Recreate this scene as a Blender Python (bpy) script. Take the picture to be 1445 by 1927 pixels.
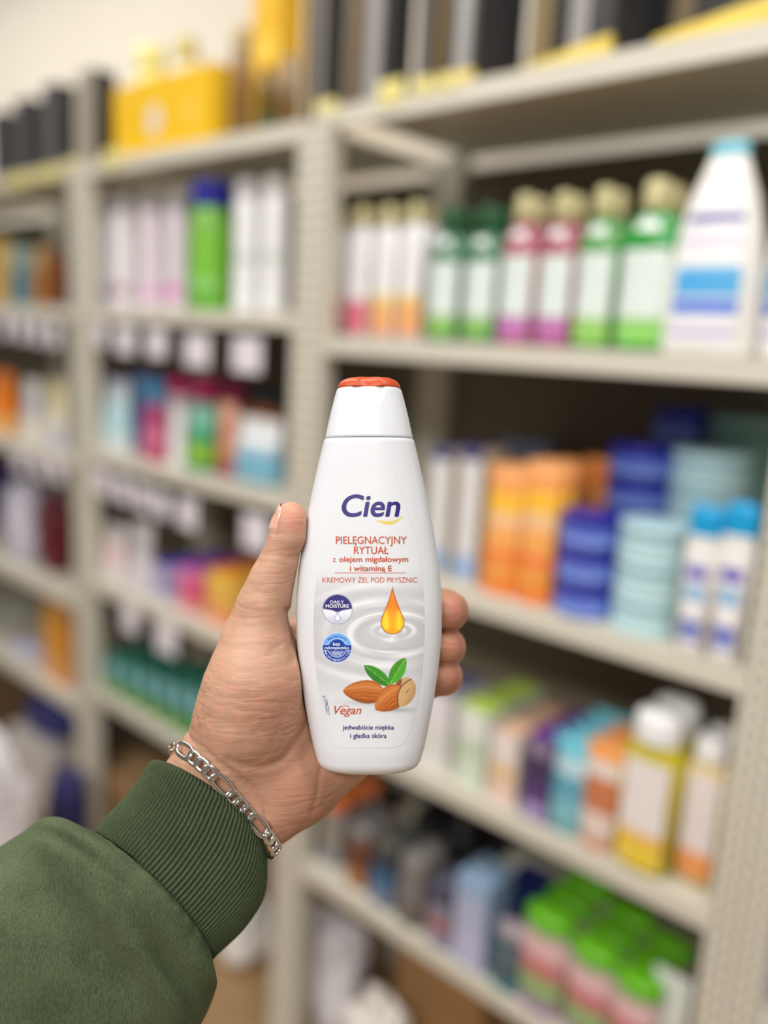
import bpy, bmesh, math, random
import numpy as np
from mathutils import Vector, Matrix, noise
from mathutils.bvhtree import BVHTree

for o in list(bpy.data.objects):
    bpy.data.objects.remove(o, do_unlink=True)
S = bpy.context.scene
COL = S.collection
random.seed(4)
PI = math.pi

# ------------------------------------------------------------------ camera, world, lamps, exposure
F = 1600.0                    # focal length in pixels of the 1445 x 1927 frame
CX, CY = 722.5, 963.5
CAM = np.array([0.0, -1.10, 1.55])
RW = np.array([[0.73684, -0.17108, 0.65406],        # rows: world X (along the shelves), Y (into them), Z (up) in camera axes
               [0.67374, 0.10558, -0.73139],
               [0.05607, 0.97958, 0.19306]])
_u, _s, _v = np.linalg.svd(RW)
RW = _u @ _v
cam_data = bpy.data.cameras.new('camera')
cam = bpy.data.objects.new('camera', cam_data)
COL.objects.link(cam)
M4 = Matrix([list(RW[0]) + [CAM[0]], list(RW[1]) + [CAM[1]], list(RW[2]) + [CAM[2]], [0, 0, 0, 1]])
cam.matrix_world = M4
cam_data.sensor_fit = 'HORIZONTAL'
cam_data.sensor_width = 36.0
cam_data.lens = 36.0 * F / 1445.0
cam_data.clip_start = 0.02
cam_data.dof.use_dof = True
cam_data.dof.focus_distance = 0.417
cam_data.dof.aperture_fstop = cam_data.lens / 15.5      # a 15.5 mm wide opening
S.camera = cam
S.cycles.use_denoising = True
S.view_settings.view_transform = 'Standard'
S.view_settings.look = 'None'
S.view_settings.gamma = 1.0
S.view_settings.exposure = 0.25
S.view_settings.use_curve_mapping = False

w = bpy.data.worlds.new('shop_air')
S.world = w
w.use_nodes = True
w.node_tree.nodes['Background'].inputs[0].default_value = (1.0, 0.985, 0.96, 1)
w.node_tree.nodes['Background'].inputs[1].default_value = 0.15


def ceiling_or_added_lamp(name, loc, sx, sy, watts, col=(1.0, 0.975, 0.935)):
    d = bpy.data.lights.new(name, 'AREA')
    d.shape = 'RECTANGLE'
    d.size, d.size_y, d.energy, d.color = sx, sy, watts, col
    o = bpy.data.objects.new(name, d)
    o.location = loc
    COL.objects.link(o)
    return o


ceiling_or_added_lamp('ceiling_or_added_lamp', (-0.6, -0.75, 2.95), 3.2, 0.35, 33)
ceiling_or_added_lamp('ceiling_or_added_lamp', (0.2, -2.9, 2.95), 3.6, 0.6, 124)
ceiling_or_added_lamp('ceiling_or_added_lamp', (-3.2, -0.22, 2.95), 2.4, 0.4, 17)  # unseen strip added to lighten the wall at the far left


# ------------------------------------------------------------------ helpers
def lin(c):
    return tuple(((v / 255) / 12.92 if v / 255 <= 0.04045 else ((v / 255 + 0.055) / 1.055) ** 2.4) for v in c)


MATS = {}


def nodes_of(m):
    m.use_nodes = True
    nt = m.node_tree
    return nt, nt.nodes['Principled BSDF']


def mat(rgb, rough=0.45, metal=0.0, mottle=0.06, scale=40.0, bump=0.0, name=None, coat=0.0):
    """plain material: sRGB colour with a little procedural unevenness"""
    key = (tuple(rgb), rough, metal, mottle, scale, bump, coat)
    if key in MATS:
        return MATS[key]
    m = bpy.data.materials.new(name or 'surface')
    nt, b = nodes_of(m)
    c = lin(rgb)
    tex = nt.nodes.new('ShaderNodeTexNoise')
    co = nt.nodes.new('ShaderNodeTexCoord')
    nt.links.new(co.outputs['Object'], tex.inputs['Vector'])
    tex.inputs['Scale'].default_value = scale
    mix = nt.nodes.new('ShaderNodeMixRGB')
    mix.inputs[1].default_value = (*[max(0, v * (1 - mottle)) for v in c], 1)
    mix.inputs[2].default_value = (*[min(1, v * (1 + mottle)) for v in c], 1)
    nt.links.new(tex.outputs['Fac'], mix.inputs[0])
    nt.links.new(mix.outputs[0], b.inputs['Base Color'])
    b.inputs['Roughness'].default_value = rough
    b.inputs['Metallic'].default_value = metal
    b.inputs['Coat Weight'].default_value = coat
    if bump:
        bp = nt.nodes.new('ShaderNodeBump')
        bp.inputs['Strength'].default_value = bump
        bp.inputs['Distance'].default_value = 0.002
        nt.links.new(tex.outputs['Fac'], bp.inputs['Height'])
        nt.links.new(bp.outputs[0], b.inputs['Normal'])
    MATS[key] = m
    return m


def zones(stops, rough=0.4, ink=None, coat=0.0):
    """printed packaging: colour bands from the base up (fraction of height, sRGB); ink adds lines of small print"""
    key = ('z', tuple((s, tuple(c)) for s, c in stops), rough, ink, coat)
    if key in MATS:
        return MATS[key]
    m = bpy.data.materials.new('printed_packaging')
    nt, b = nodes_of(m)
    co = nt.nodes.new('ShaderNodeTexCoord')
    sep = nt.nodes.new('ShaderNodeSeparateXYZ')
    nt.links.new(co.outputs['Generated'], sep.inputs[0])
    ramp = nt.nodes.new('ShaderNodeValToRGB')
    ramp.color_ramp.interpolation = 'CONSTANT'
    el = ramp.color_ramp.elements
    while len(el) > 1:
        el.remove(el[-1])
    el[0].position = stops[0][0]
    el[0].color = (*lin(stops[0][1]), 1)
    for s, c in stops[1:]:
        e = el.new(s)
        e.color = (*lin(c), 1)
    nt.links.new(sep.outputs['Z'], ramp.inputs[0])
    out = ramp.outputs[0]
    if ink:
        mp = nt.nodes.new('ShaderNodeMapping')
        mp.inputs['Scale'].default_value = (7, 1, 11)
        nt.links.new(co.outputs['Generated'], mp.inputs[0])
        nz = nt.nodes.new('ShaderNodeTexNoise')
        nz.inputs['Scale'].default_value = 1.6
        nz.inputs['Detail'].default_value = 1.0
        nt.links.new(mp.outputs[0], nz.inputs['Vector'])
        r2 = nt.nodes.new('ShaderNodeValToRGB')
        r2.color_ramp.interpolation = 'CONSTANT'
        r2.color_ramp.elements[0].color = (0, 0, 0, 1)
        r2.color_ramp.elements[1].position = 0.57
        r2.color_ramp.elements[1].color = (0.45, 0.45, 0.45, 1)
        nt.links.new(nz.outputs['Fac'], r2.inputs[0])
        mx = nt.nodes.new('ShaderNodeMixRGB')
        mx.inputs[2].default_value = (*lin(ink), 1)
        nt.links.new(r2.outputs[0], mx.inputs[0])
        nt.links.new(out, mx.inputs[1])
        out = mx.outputs[0]
    nt.links.new(out, b.inputs['Base Color'])
    b.inputs['Roughness'].default_value = rough
    b.inputs['Coat Weight'].default_value = coat
    MATS[key] = m
    return m


def mesh(name, verts, faces, mats, parent=None, smooth=True, mi=None):
    me = bpy.data.meshes.new(name)
    me.from_pydata([tuple(v) for v in verts], [], [tuple(f) for f in faces])
    for m in (mats if isinstance(mats, (list, tuple)) else [mats]):
        me.materials.append(m)
    if smooth:
        me.polygons.foreach_set('use_smooth', [True] * len(me.polygons))
    if mi is not None:
        me.polygons.foreach_set('material_index', list(mi))
    me.update()
    o = bpy.data.objects.new(name, me)
    COL.objects.link(o)
    if parent is not None:
        o.parent = parent
    return o


def bm_obj(name, bm, m, parent=None, smooth=False):
    bmesh.ops.recalc_face_normals(bm, faces=bm.faces)
    me = bpy.data.meshes.new(name)
    bm.to_mesh(me)
    bm.free()
    me.materials.append(m)
    if smooth:
        me.polygons.foreach_set('use_smooth', [True] * len(me.polygons))
    o = bpy.data.objects.new(name, me)
    COL.objects.link(o)
    if parent is not None:
        o.parent = parent
    return o


def add_box(bm, x0, x1, y0, y1, z0, z1, bev=0.0):
    r = bmesh.ops.create_cube(bm, size=1)
    vs = r['verts']
    for v in vs:
        v.co = Vector(((x0 + x1) / 2 + v.co.x * (x1 - x0), (y0 + y1) / 2 + v.co.y * (y1 - y0), (z0 + z1) / 2 + v.co.z * (z1 - z0)))
    if bev:
        es = list({e for v in vs for e in v.link_edges})
        bmesh.ops.bevel(bm, geom=es, offset=bev, segments=2, affect='EDGES', profile=0.6)


def tag(o, label, cat, group=None, kind=None):
    o['label'] = label
    o['category'] = cat
    if group:
        o['group'] = group
    if kind:
        o['kind'] = kind
    return o


def empty(name, loc, rz=0.0):
    o = bpy.data.objects.new(name, None)
    o.empty_display_size = 0.02
    o.location = loc
    o.rotation_euler = (0, 0, rz)
    COL.objects.link(o)
    return o


def dup(root):
    """a copy of a thing with copies of its parts and sub-parts"""
    r = root.copy()
    COL.objects.link(r)
    for ch in root.children:
        c = ch.copy()
        COL.objects.link(c)
        c.parent = r
        for g in ch.children:
            q = g.copy()
            COL.objects.link(q)
            q.parent = c
    return r


def ring(w, d, z, n, p, a0=0.0, a1=2 * PI, closed=True):
    out = []
    m = n if closed else n + 1
    for i in range(m):
        a = a0 + (a1 - a0) * i / n
        c, s = math.cos(a), math.sin(a)
        out.append((w * math.copysign(abs(c) ** (2 / p), c), d * math.copysign(abs(s) ** (2 / p), s), z))
    return out


def lathe(name, prof, w, d, m, parent=None, n=32, p=2.0):
    """closed shell: prof lists (z, fraction of the half sizes w, d)"""
    vs, fs = [], []
    for z, r in prof:
        vs += ring(w * r, d * r, z, n, p)
    k = len(prof)
    for j in range(k - 1):
        for i in range(n):
            a, b = j * n + i, j * n + (i + 1) % n
            fs.append((a, b, b + n, a + n))
    fs.append(tuple(range(n - 1, -1, -1)))
    fs.append(tuple(range((k - 1) * n, k * n)))
    return mesh(name, vs, fs, m, parent)


def shell(name, prof, w, d, m, parent, span=1.9, n=20, p=2.0, off=0.0006):
    """a label that hugs the front (-Y side) of a lathed body"""
    vs, fs = [], []
    a0, a1 = -PI / 2 - span / 2, -PI / 2 + span / 2
    for z, r in prof:
        vs += ring(w * r + off, d * r + off, z, n, p, a0, a1, closed=False)
    for j in range(len(prof) - 1):
        for i in range(n):
            a = j * (n + 1) + i
            fs.append((a, a + 1, a + n + 2, a + n + 1))
    return mesh(name, vs, fs, m, parent)


def ray(px, py):
    return RW @ np.array([(px - CX) / F, -(py - CY) / F, -1.0])


def at(px, py, Y):
    """the point of the vertical plane Y behind a spot of the photograph"""
    d = ray(px, py)
    return CAM + d * ((Y - CAM[1]) / d[1])


def proj(P):
    c = RW.T @ (np.asarray(P) - CAM)
    return CX + F * c[0] / -c[2], CY - F * c[1] / -c[2], -c[2]


def held(px, py, d):
    """camera-axes point at depth d"""
    return np.array([(px - CX) * d / F, -(py - CY) * d / F, -d])
# ------------------------------------------------------------------ the setting
def struct(o, name=None):
    o['kind'] = 'structure'
    return o


bm = bmesh.new(); add_box(bm, -7, 3, -4, 0.47, -0.05, 0.0)
fm = bpy.data.materials.new('wood_floor'); nt, b = nodes_of(fm)
co = nt.nodes.new('ShaderNodeTexCoord'); br = nt.nodes.new('ShaderNodeTexBrick')
nt.links.new(co.outputs['Object'], br.inputs['Vector'])
br.inputs['Scale'].default_value = 1.0
br.inputs['Brick Width'].default_value = 0.9; br.inputs['Row Height'].default_value = 0.14
br.inputs['Mortar Size'].default_value = 0.002
br.inputs['Color1'].default_value = (*lin((166, 132, 92)), 1); br.inputs['Color2'].default_value = (*lin((154, 120, 82)), 1)
br.inputs['Mortar'].default_value = (*lin((120, 90, 60)), 1)
wn = nt.nodes.new('ShaderNodeTexNoise'); wn.inputs['Scale'].default_value = 9
mx = nt.nodes.new('ShaderNodeMixRGB'); mx.blend_type = 'MULTIPLY'; mx.inputs[0].default_value = 0.25
nt.links.new(br.outputs[0], mx.inputs[1]); nt.links.new(wn.outputs['Fac'], mx.inputs[2]); nt.links.new(mx.outputs[0], b.inputs['Base Color'])
b.inputs['Roughness'].default_value = 0.45
struct(bm_obj('floor', bm, fm))
bm = bmesh.new(); add_box(bm, -7, 3, 0.47, 0.55, -0.05, 3.1)
struct(bm_obj('wall_back', bm, mat((240, 232, 216), 0.85, scale=3, mottle=0.02)))

STEEL = mat((213, 208, 193), 0.42, mottle=0.03, scale=12)
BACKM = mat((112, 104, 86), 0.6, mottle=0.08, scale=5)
# perforated upright: two columns of slots
UP = bpy.data.materials.new('slotted_steel'); nt, b = nodes_of(UP)
co = nt.nodes.new('ShaderNodeTexCoord'); sp = nt.nodes.new('ShaderNodeSeparateXYZ')
nt.links.new(co.outputs['Object'], sp.inputs[0])


def mth(op, a, bb=None):
    n = nt.nodes.new('ShaderNodeMath'); n.operation = op
    for i, v in enumerate((a, bb)):
        if v is None:
            continue
        if isinstance(v, (int, float)):
            n.inputs[i].default_value = v
        else:
            nt.links.new(v, n.inputs[i])
    return n.outputs[0]


fz = mth('FRACT', mth('MULTIPLY', sp.outputs['Z'], 40.0))
slot = mth('LESS_THAN', fz, 0.52)
ax = mth('ABSOLUTE', mth('SUBTRACT', mth('ABSOLUTE', sp.outputs['X']), 0.009))
slot = mth('MULTIPLY', slot, mth('LESS_THAN', ax, 0.0032))
mx = nt.nodes.new('ShaderNodeMixRGB')
mx.inputs[1].default_value = (*lin((213, 208, 193)), 1); mx.inputs[2].default_value = (*lin((120, 114, 98)), 1)
nt.links.new(slot, mx.inputs[0]); nt.links.new(mx.outputs[0], b.inputs['Base Color']); b.inputs['Roughness'].default_value = 0.45

DEPTH = 0.40
LIP = 0.034
UW = 0.041                                  # width of one upright
XU = [-2.90, -2.042, -1.197, -0.300, 0.60]
SPAN = {-1: (-3.76, -2.90), 0: (-2.90, -2.042), 1: (-2.042, -1.197), 2: (-1.197, -0.300), 3: (-0.300, 0.60)}    # where two bays meet
# heights of the shelf tops, bay by bay
ZS = {0: [1.945, 1.600, 1.215, 0.825, 0.52], 1: [1.938, 1.600, 1.245, 0.905, 0.60],
      2: [1.950, 1.560, 1.160, 0.811, 0.485], 3: [1.95, 1.45, 1.06, 0.70, 0.42]}
bay_text = ['cream metal shelving bay at the far end of the wall, cut by the picture edge',
            'cream metal shelving bay with tall white spray cans, behind the thumb',
            'cream metal shelving bay behind the held bottle, with the row of green bottles',
            'cream metal shelving bay just past the nearest slotted upright, mostly out of view',
            'cream metal shelving bay beyond the far end one, only its inside showing']
ZS[-1] = ZS[0]
for k in (0, 1, 2, 3, -1):
    x0, x1 = SPAN[k]
    r = empty('shelving_unit', ((x0 + x1) / 2, 0, 0))
    tag(r, bay_text[k], 'shelving', 'steel shelving bays along the wall')
    hx = (x1 - x0) / 2
    for z in ZS[k]:
        bm = bmesh.new()
        e = 0.0012
        add_box(bm, -hx + UW + e, hx - UW - e, 0.0, DEPTH, -LIP * 0.25, 0.0, 0.001)
        add_box(bm, -hx + UW + e, hx - UW - e, 0.0, 0.012, -LIP, -LIP * 0.25, 0.002)
        o = bm_obj('shelf', bm, STEEL, r)
        o.location = (0, 0, z)
    top = 1.985
    for s in (-1, 1):
        for yy, nm in ((-0.006, 'upright'), (DEPTH - 0.03, 'upright')):
            bm = bmesh.new()
            add_box(bm, -UW / 2, UW / 2, 0, 0.036, 0.0, ZS[k][0] - 0.004, 0.002)
            o = bm_obj(nm, bm, UP, r)
            o.location = (s * (hx - UW / 2 - 0.0005), yy, 0)
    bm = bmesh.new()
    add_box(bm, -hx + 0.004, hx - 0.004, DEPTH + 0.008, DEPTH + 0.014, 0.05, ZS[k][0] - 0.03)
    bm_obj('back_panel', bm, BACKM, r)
# ------------------------------------------------------------------ the held shower gel bottle
BD = 0.430                                   # depth of the bottle's axis
SC = BD / F                                  # metres per photograph pixel at that depth
BX, BY0 = 694.5, 1441.0
borg = CAM + RW @ held(BX, BY0, BD)
BROT = Matrix([[RW[i][0], -RW[i][2], RW[i][1]] for i in range(3)])   # local x right, y away, z up
bottle = bpy.data.objects.new('shower_gel_bottle', None)
bottle.empty_display_size = 0.03
bottle.matrix_world = Matrix.Translation(Vector(borg)) @ BROT.to_4x4()
COL.objects.link(bottle)
tag(bottle, 'white shower gel bottle with orange cap top, held upright in the hand', 'bottle')

hw_tab = [(1441, 78), (1440, 82), (1438, 87), (1434, 92), (1426, 97), (1400, 104.5), (1370, 111), (1320, 120.5), (1260, 130), (1210, 135), (1180, 136.6),
          (1150, 137), (1120, 136.3), (1070, 132), (1010, 123), (940, 110), (870, 94.5), (828, 84)]
_py = np.array([t[0] for t in hw_tab][::-1], float)
_hw = np.array([t[1] for t in hw_tab][::-1], float)
dense = np.arange(828, 1441.5, 0.5)
dhw = np.interp(dense, _py, _hw)
ker = np.exp(-0.5 * (np.arange(-60, 61) / 22.0) ** 2); ker /= ker.sum()
pad = np.concatenate([2 * dhw[0] - dhw[60:0:-1], dhw, np.full(60, dhw[-1])])
sm = np.convolve(pad, ker, 'valid')
mixw = np.clip((1405 - dense) / 25, 0, 1)
dhw = sm * mixw + dhw * (1 - mixw)
PEXP = 2.6


def half_w(py):
    return np.interp(py, dense, dhw) * SC


def half_d(py):
    base = np.interp(py, [828, 900, 1000, 1150, 1300, 1400, 1426, 1434, 1441], [64, 67, 72, 78, 78, 74, 70, 65, 55]) * SC
    return base


def front_y(x, py):
    q = np.clip(np.abs(x) / half_w(py), 0, 0.999)
    return -half_d(py) * (1 - q ** PEXP) ** (1 / PEXP)


def on_bottle(px, py, off=0.0):
    """where the sight line through (px, py) meets the bottle's front, in bottle space"""
    px, py = np.asarray(px, float), np.asarray(py, float)
    d = np.full(px.shape, BD - 0.02)
    x0, y0 = (BX - CX) * SC, -(BY0 - CY) * SC
    for _ in range(7):
        X = (px - CX) * d / F - x0
        Z = -(py - CY) * d / F - y0
        ly = BY0 - Z / SC
        y = front_y(X, np.clip(ly, 828, 1441))
        d = BD + y
    return np.stack([X, y - off, Z], -1)


WHITE = mat((220, 222, 227), 0.33, mottle=0.006, scale=20, coat=0.15, name='white_plastic')


def superloft(name, rows, m, parent, n=96, cap=True, post=None):
    vs, fs = [], []
    for z, w_, d_ in rows:
        vs += ring(w_, d_, z, n, PEXP)
    vs = np.array(vs)
    if post is not None:
        vs = post(vs)
    k = len(rows)
    for j in range(k - 1):
        for i in range(n):
            a, b = j * n + i, j * n + (i + 1) % n
            fs.append((a, b, b + n, a + n))
    fs.append(tuple(range(n - 1, -1, -1)))
    fs.append(tuple(range((k - 1) * n, k * n)))
    return mesh(name, vs, fs, m, parent)


rows = []
for py in [1441, 1440, 1438, 1434, 1430, 1426] + list(range(1420, 828, -8)) + [830]:
    rows.append(((BY0 - py) * SC, float(half_w(py)), float(half_d(py))))
rows.append(((BY0 - 828.2) * SC, float(half_w(829)) * 0.985, float(half_d(829)) * 0.985))
superloft('body', rows, WHITE, bottle)
# cap: a flared skirt with a thumb scoop, and the orange lid on top
crow = []
for py, hwv, hd in [(826.6, 80.5, 62), (825, 82.2, 63), (815, 80.2, 62), (800, 77, 60.5), (785, 73.6, 58.5), (770, 70, 56.5), (760, 67.4, 55), (750, 64.8, 53.5), (742, 62.6, 52.3), (738, 61.4, 51.6), (735, 60.2, 50.8), (733.6, 58.6, 49.4)]:
    crow.append(((BY0 - py) * SC, hwv * SC, hd * SC))
fine = []
for (a, b) in zip(crow[:-1], crow[1:]):
    for t in (0, 0.25, 0.5, 0.75):
        fine.append(tuple(a[i] + (b[i] - a[i]) * t for i in range(3)))
fine.append(crow[-1])


def scoop(vs):
    zc = (BY0 - 728) * SC
    q = (vs[:, 0] / (34 * SC)) ** 2 + ((vs[:, 2] - zc) / (46 * SC)) ** 2
    f = np.clip((1 - q) * 2.2, 0, 1)
    f = f * f * (3 - 2 * f) * (vs[:, 1] < 0)
    vs[:, 1] += 0.0011 * f
    return vs


cap = superloft('cap', fine, WHITE, bottle, n=480, post=scoop)
lrow = []
for py, hwv, hd in [(734, 57, 48), (732.5, 59.2, 50), (728, 58.2, 49), (723, 55.6, 47), (718.5, 51, 43), (715, 43, 36), (712.8, 31, 26), (711.8, 16, 13)]:
    lrow.append(((BY0 - py) * SC, hwv * SC, hd * SC))


lrow = [tuple(a[i] + (b[i] - a[i]) * t for i in range(3)) for a, b in zip(lrow[:-1], lrow[1:]) for t in (0, .33, .67)] + [lrow[-1]]


def dent(vs):
    zc = (BY0 - 724) * SC
    q = (vs[:, 0] / (26 * SC)) ** 2 + ((vs[:, 2] - zc) / (16 * SC)) ** 2
    f = np.clip(1 - q, 0, 1) ** 2 * (3 - 2 * np.clip(1 - q, 0, 1)) * (vs[:, 1] < 0)
    vs[:, 1] += 0.0020 * f
    return vs


lid = superloft('lid', lrow, mat((188, 70, 14), 0.4, mottle=0.02, name='orange_plastic'), cap, n=480, post=dent)
lid['label'] = 'orange domed cap lid'

# ---- label: printed sheet following the bottle front
out = [(665, 879), (657, 893), (646, 925), (627, 965), (611, 1017), (601, 1057), (595.5, 1088), (591, 1130), (590, 1166), (590.6, 1225), (596, 1272), (606, 1330), (618, 1378), (623, 1394), (630, 1402), (642, 1405.5),
       (694, 1407), (745, 1405.5), (757, 1402), (764, 1394), (770, 1378), (785, 1330), (794, 1272), (798, 1213), (799, 1166), (797, 1120), (794.5, 1090), (789, 1043), (775, 989), (756, 930), (743, 893), (737, 883), (727, 878.5), (696, 877.5)]
lft = sorted([p for p in out if p[0] < 694], key=lambda p: p[1])
rgt = sorted([p for p in out if p[0] > 694], key=lambda p: p[1])
gy = np.concatenate([np.arange(878.0, 1406.6, 1.0), [1406.8]])
GW = 215
gx0 = np.interp(gy, [p[1] for p in lft], [p[0] for p in lft])
gx1 = np.interp(gy, [p[1] for p in rgt], [p[0] for p in rgt])
_k = np.exp(-0.5 * (np.arange(-12, 13) / 4.5) ** 2); _k /= _k.sum()
for _g in (gx0, gx1):
    _c = np.convolve(np.pad(_g, 12, mode='reflect', reflect_type='odd'), _k, 'valid')
    _e = np.clip(np.minimum(np.arange(len(_g)), len(_g) - 1 - np.arange(len(_g))) / 10, 0, 1)
    _g[:] = _c * _e + _g * (1 - _e)
tt = np.linspace(0, 1, GW)
PX = gx0[:, None] + (gx1 - gx0)[:, None] * tt[None]
PY = np.repeat(gy[:, None], GW, 1)
img = np.ones(PX.shape + (3,)) * np.array(lin((221, 223, 227)))


def over(mask, col, a=1.0):
    global img
    m_ = np.clip(mask, 0, 1)[..., None] * a
    c = np.array(lin(col)) if not isinstance(col, np.ndarray) else col
    img = img * (1 - m_) + c * m_


def sstep(a, b, x):
    t = np.clip((x - a) / (b - a), 0, 1)
    return t * t * (3 - 2 * t)


def sd(d):
    return np.clip(0.5 - d, 0, 1)


# grey milk with ripples (printed artwork)
grey = sstep(1060, 1135, PY) * (1 - sstep(1235, 1365, PY))
over(grey, (196, 196, 200), 0.95)
rx, ry = PX - 739, PY - 1188
for hw_, hh_, wd, st, dy in [(22, 8, 4, .85, 0), (40, 17, 5, .8, 1), (80, 40, 7, .75, -6), (84, 37, 2.4, .7, -2), (128, 62, 9, .65, -3), (190, 92, 10, .5, -2), (108, 54, 3, .3, -4)]:
    q = np.sqrt((rx / hw_) ** 2 + ((ry + dy) / hh_) ** 2)
    dd = (q - 1) * (hh_ + (hw_ - hh_) * np.abs(rx / hw_) / np.maximum(q, .3)) 
    wv = 0.6 + 0.4 * np.sin(np.arctan2(ry, rx) * 3 + hw_)
    over(np.exp(-(dd / wd) ** 2) * wv * np.clip(grey * 1.6, 0, 1), (250, 250, 250), st)
    over(np.exp(-((dd + wd * 1.8) / wd) ** 2) * wv * np.clip(grey * 1.6, 0, 1), (168, 168, 173), st * 0.35)
# oil drop
dy_ = np.clip((1194 - PY) / 92.0, 0, 1)
cy_, R_ = 1171.0, 22.5
circ = np.hypot(PX - 738.5, PY - cy_) - R_
hwid = np.where(PY < 1160, 20.2 * np.clip((PY - 1101) / 59.0, 0, 1) ** 1.35, 0)
neck = np.where((PY < 1162) & (PY > 1101), np.abs(PX - 738.5) - hwid, 9)
drop = np.minimum(circ, neck)
over(sd(drop), (176, 82, 20))
inner = sd(drop + 1.8)
v = np.clip((PY - 1105) / 88, 0, 1)
cc = np.array(lin((235, 120, 40)))[None, None] * (1 - sstep(.35, .8, v))[..., None] + np.array(lin((250, 200, 40)))[None, None] * sstep(.35, .8, v)[..., None]
m_ = inner[..., None]; img = img * (1 - m_) + cc * m_
over(inner * np.exp(-((np.abs(PX - 738.5) - 12) / 4.0) ** 2) * sstep(1140, 1165, PY), (255, 226, 60), .8)
over(inner * np.exp(-((PX - 738.5) / 6.0) ** 2), (240, 150, 30), .55)
over(inner * np.exp(-((PY - 1187) / 3.0) ** 2), (245, 160, 40), .8)
# round badges
b1 = np.hypot(PX - 635, PY - 1146.5)
over(sd(b1 - 28.3), (130, 130, 160))
over(sd(b1 - 27.2), (228, 229, 238))
over(sd(b1 - 27.2) * sstep(1150, 1176, PY) * 0.5, (160, 165, 195))
edge = 1148.5 + 3.5 * np.exp(-((PX - 635) / 7.0) ** 2) - 0.004 * (PX - 635) ** 2
over(sd(b1 - 27.2) * sd(PY - edge), (52, 46, 122))
dr = np.hypot(PX - 635, (PY - 1163.5)) - 6.2
dn = np.where((PY < 1163) & (PY > 1149), np.abs(PX - 635) - 6.0 * np.clip((PY - 1149) / 14, 0, 1) ** 1.3, 9)
over(sd(np.minimum(dr, dn)), (150, 155, 200)); over(sd(np.minimum(dr, dn) + 1.6), (238, 240, 248))
b2x, b2y = PX - 634.2, PY - 1219
b2 = np.hypot(b2x, b2y)
over(sd(b2 - 28.4), (205, 225, 250)); over(sd(b2 - 27.0), (28, 66, 160))
over(sd(b2 - 27.0) * sd(b2y + 5.5), (112, 172, 242))
over(sd(np.abs(b2 - 17.2) - .7) * sd(b2y - 60), (205, 225, 250)); over(sd(b2 - 16.5), (28, 66, 160))
band = np.maximum(np.abs(b2y + 0.5) - 5.2, np.abs(b2x) - 27.0)
over(sd(band) * sd(b2 - 27.2), (28, 66, 160))
over(sd(np.abs(np.abs(b2y + 0.5) - 5.6) - .5) * sd(16.8 - np.abs(b2x)) * sd(b2 - 27), (205, 225, 250))
for k_ in range(3):
    over(sd(np.abs(b2y - 7.6 - 2.9 * k_ + 1.0 * np.sin(b2x * 0.85)) - .55) * sd(np.abs(b2x) - (12.5 - 2.6 * k_)), (235, 242, 255))


# leaves, almonds, shell
def leaf(x0, y0, x1, y1, h, col, vein):
    L = math.hypot(x1 - x0, y1 - y0); ux, uy = (x1 - x0) / L, (y1 - y0) / L
    s_ = ((PX - x0) * ux + (PY - y0) * uy) / L
    q = -(PX - x0) * uy + (PY - y0) * ux
    prof = h * np.clip(4 * s_ * (1 - s_), 0, 1) ** .8
    mk = sd(np.abs(q) - prof) * (s_ > 0) * (s_ < 1)
    over(mk, col); over(mk * (q > 0), tuple(int(c * .78) for c in col), .7)
    over(mk * sd(np.abs(q) - .5), vein)
    over(mk * (np.sin(s_ * 26 + np.abs(q) * .9) > .75), tuple(int(c * .85) for c in col), .6)


leaf(685, 1252, 736, 1291, 12, (62, 148, 42), (150, 200, 110))
leaf(763, 1238, 733, 1288, 13, (84, 172, 48), (170, 215, 120))


def almond(cx, cy, ang, L, H, col, fl=1):
    c, s_ = math.cos(ang), math.sin(ang)
    a_ = ((PX - cx) * c + (PY - cy) * s_) / L
    q = (-(PX - cx) * s_ + (PY - cy) * c)
    prof = H * np.clip(1 - np.abs(a_) ** 2.1, 0, 1) ** .62 * (1 + .26 * a_ * fl)
    dd = np.abs(q) - prof
    mk = sd(dd) * (np.abs(a_) < 1)
    over(mk, col)
    fr = q / np.maximum(prof, 1)
    over(mk * (np.sin(fr * 19 + 1.0 * np.sin(a_ * 7 + 1) + 0.5 * np.sin(a_ * 13 + fr * 5)) > .45), tuple(int(v_ * .74) for v_ in col), .6)
    over(mk * np.exp(-((fr + .45) / .3) ** 2), (226, 152, 84), .5)
    over(mk * sstep(.45, 1.0, fr), tuple(int(v_ * .6) for v_ in col), .6)
    return mk


over(np.exp(-(((PX - 700) / 42) ** 2 + ((PY - 1322) / 5) ** 2)), (150, 150, 156), .55)
over(np.exp(-(((PX - 748) / 36) ** 2 + ((PY - 1336) / 5) ** 2)), (140, 140, 146), .6)
almond(684, 1301.5, 0.04, 38.5, 21.5, (190, 104, 46), 1)
sh = np.hypot((PX - 760) / 23.0, (PY - 1302) / 28.0)
c_, s__ = math.cos(.45), math.sin(.45)
shx, shy = (PX - 759.5) * c_ + (PY - 1302) * s__, -(PX - 759.5) * s__ + (PY - 1302) * c_
shd = (np.sqrt((shx / 21.5) ** 2 + (shy / 28.5) ** 2) - 1) * 23
over(sd(shd), (204, 166, 116)); over(sd(shd) * sstep(2, 20, shx), (176, 136, 88), .7)
over(sd(shd) * (np.sin(PX * 1.1 + PY * .7) * np.sin(PY * 1.3 - PX * .4) > .82), (140, 100, 60), .5)
over(sd(shd) * sd(np.abs(shx + 14 + .012 * shy ** 2) - 5), (122, 70, 34), .9)
almond(733, 1315.5, -0.62, 33, 22.5, (198, 108, 48), 1)
over(sd(np.maximum(shd, -(shx + 9 - .015 * shy ** 2))), (206, 168, 118), 1)
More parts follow.
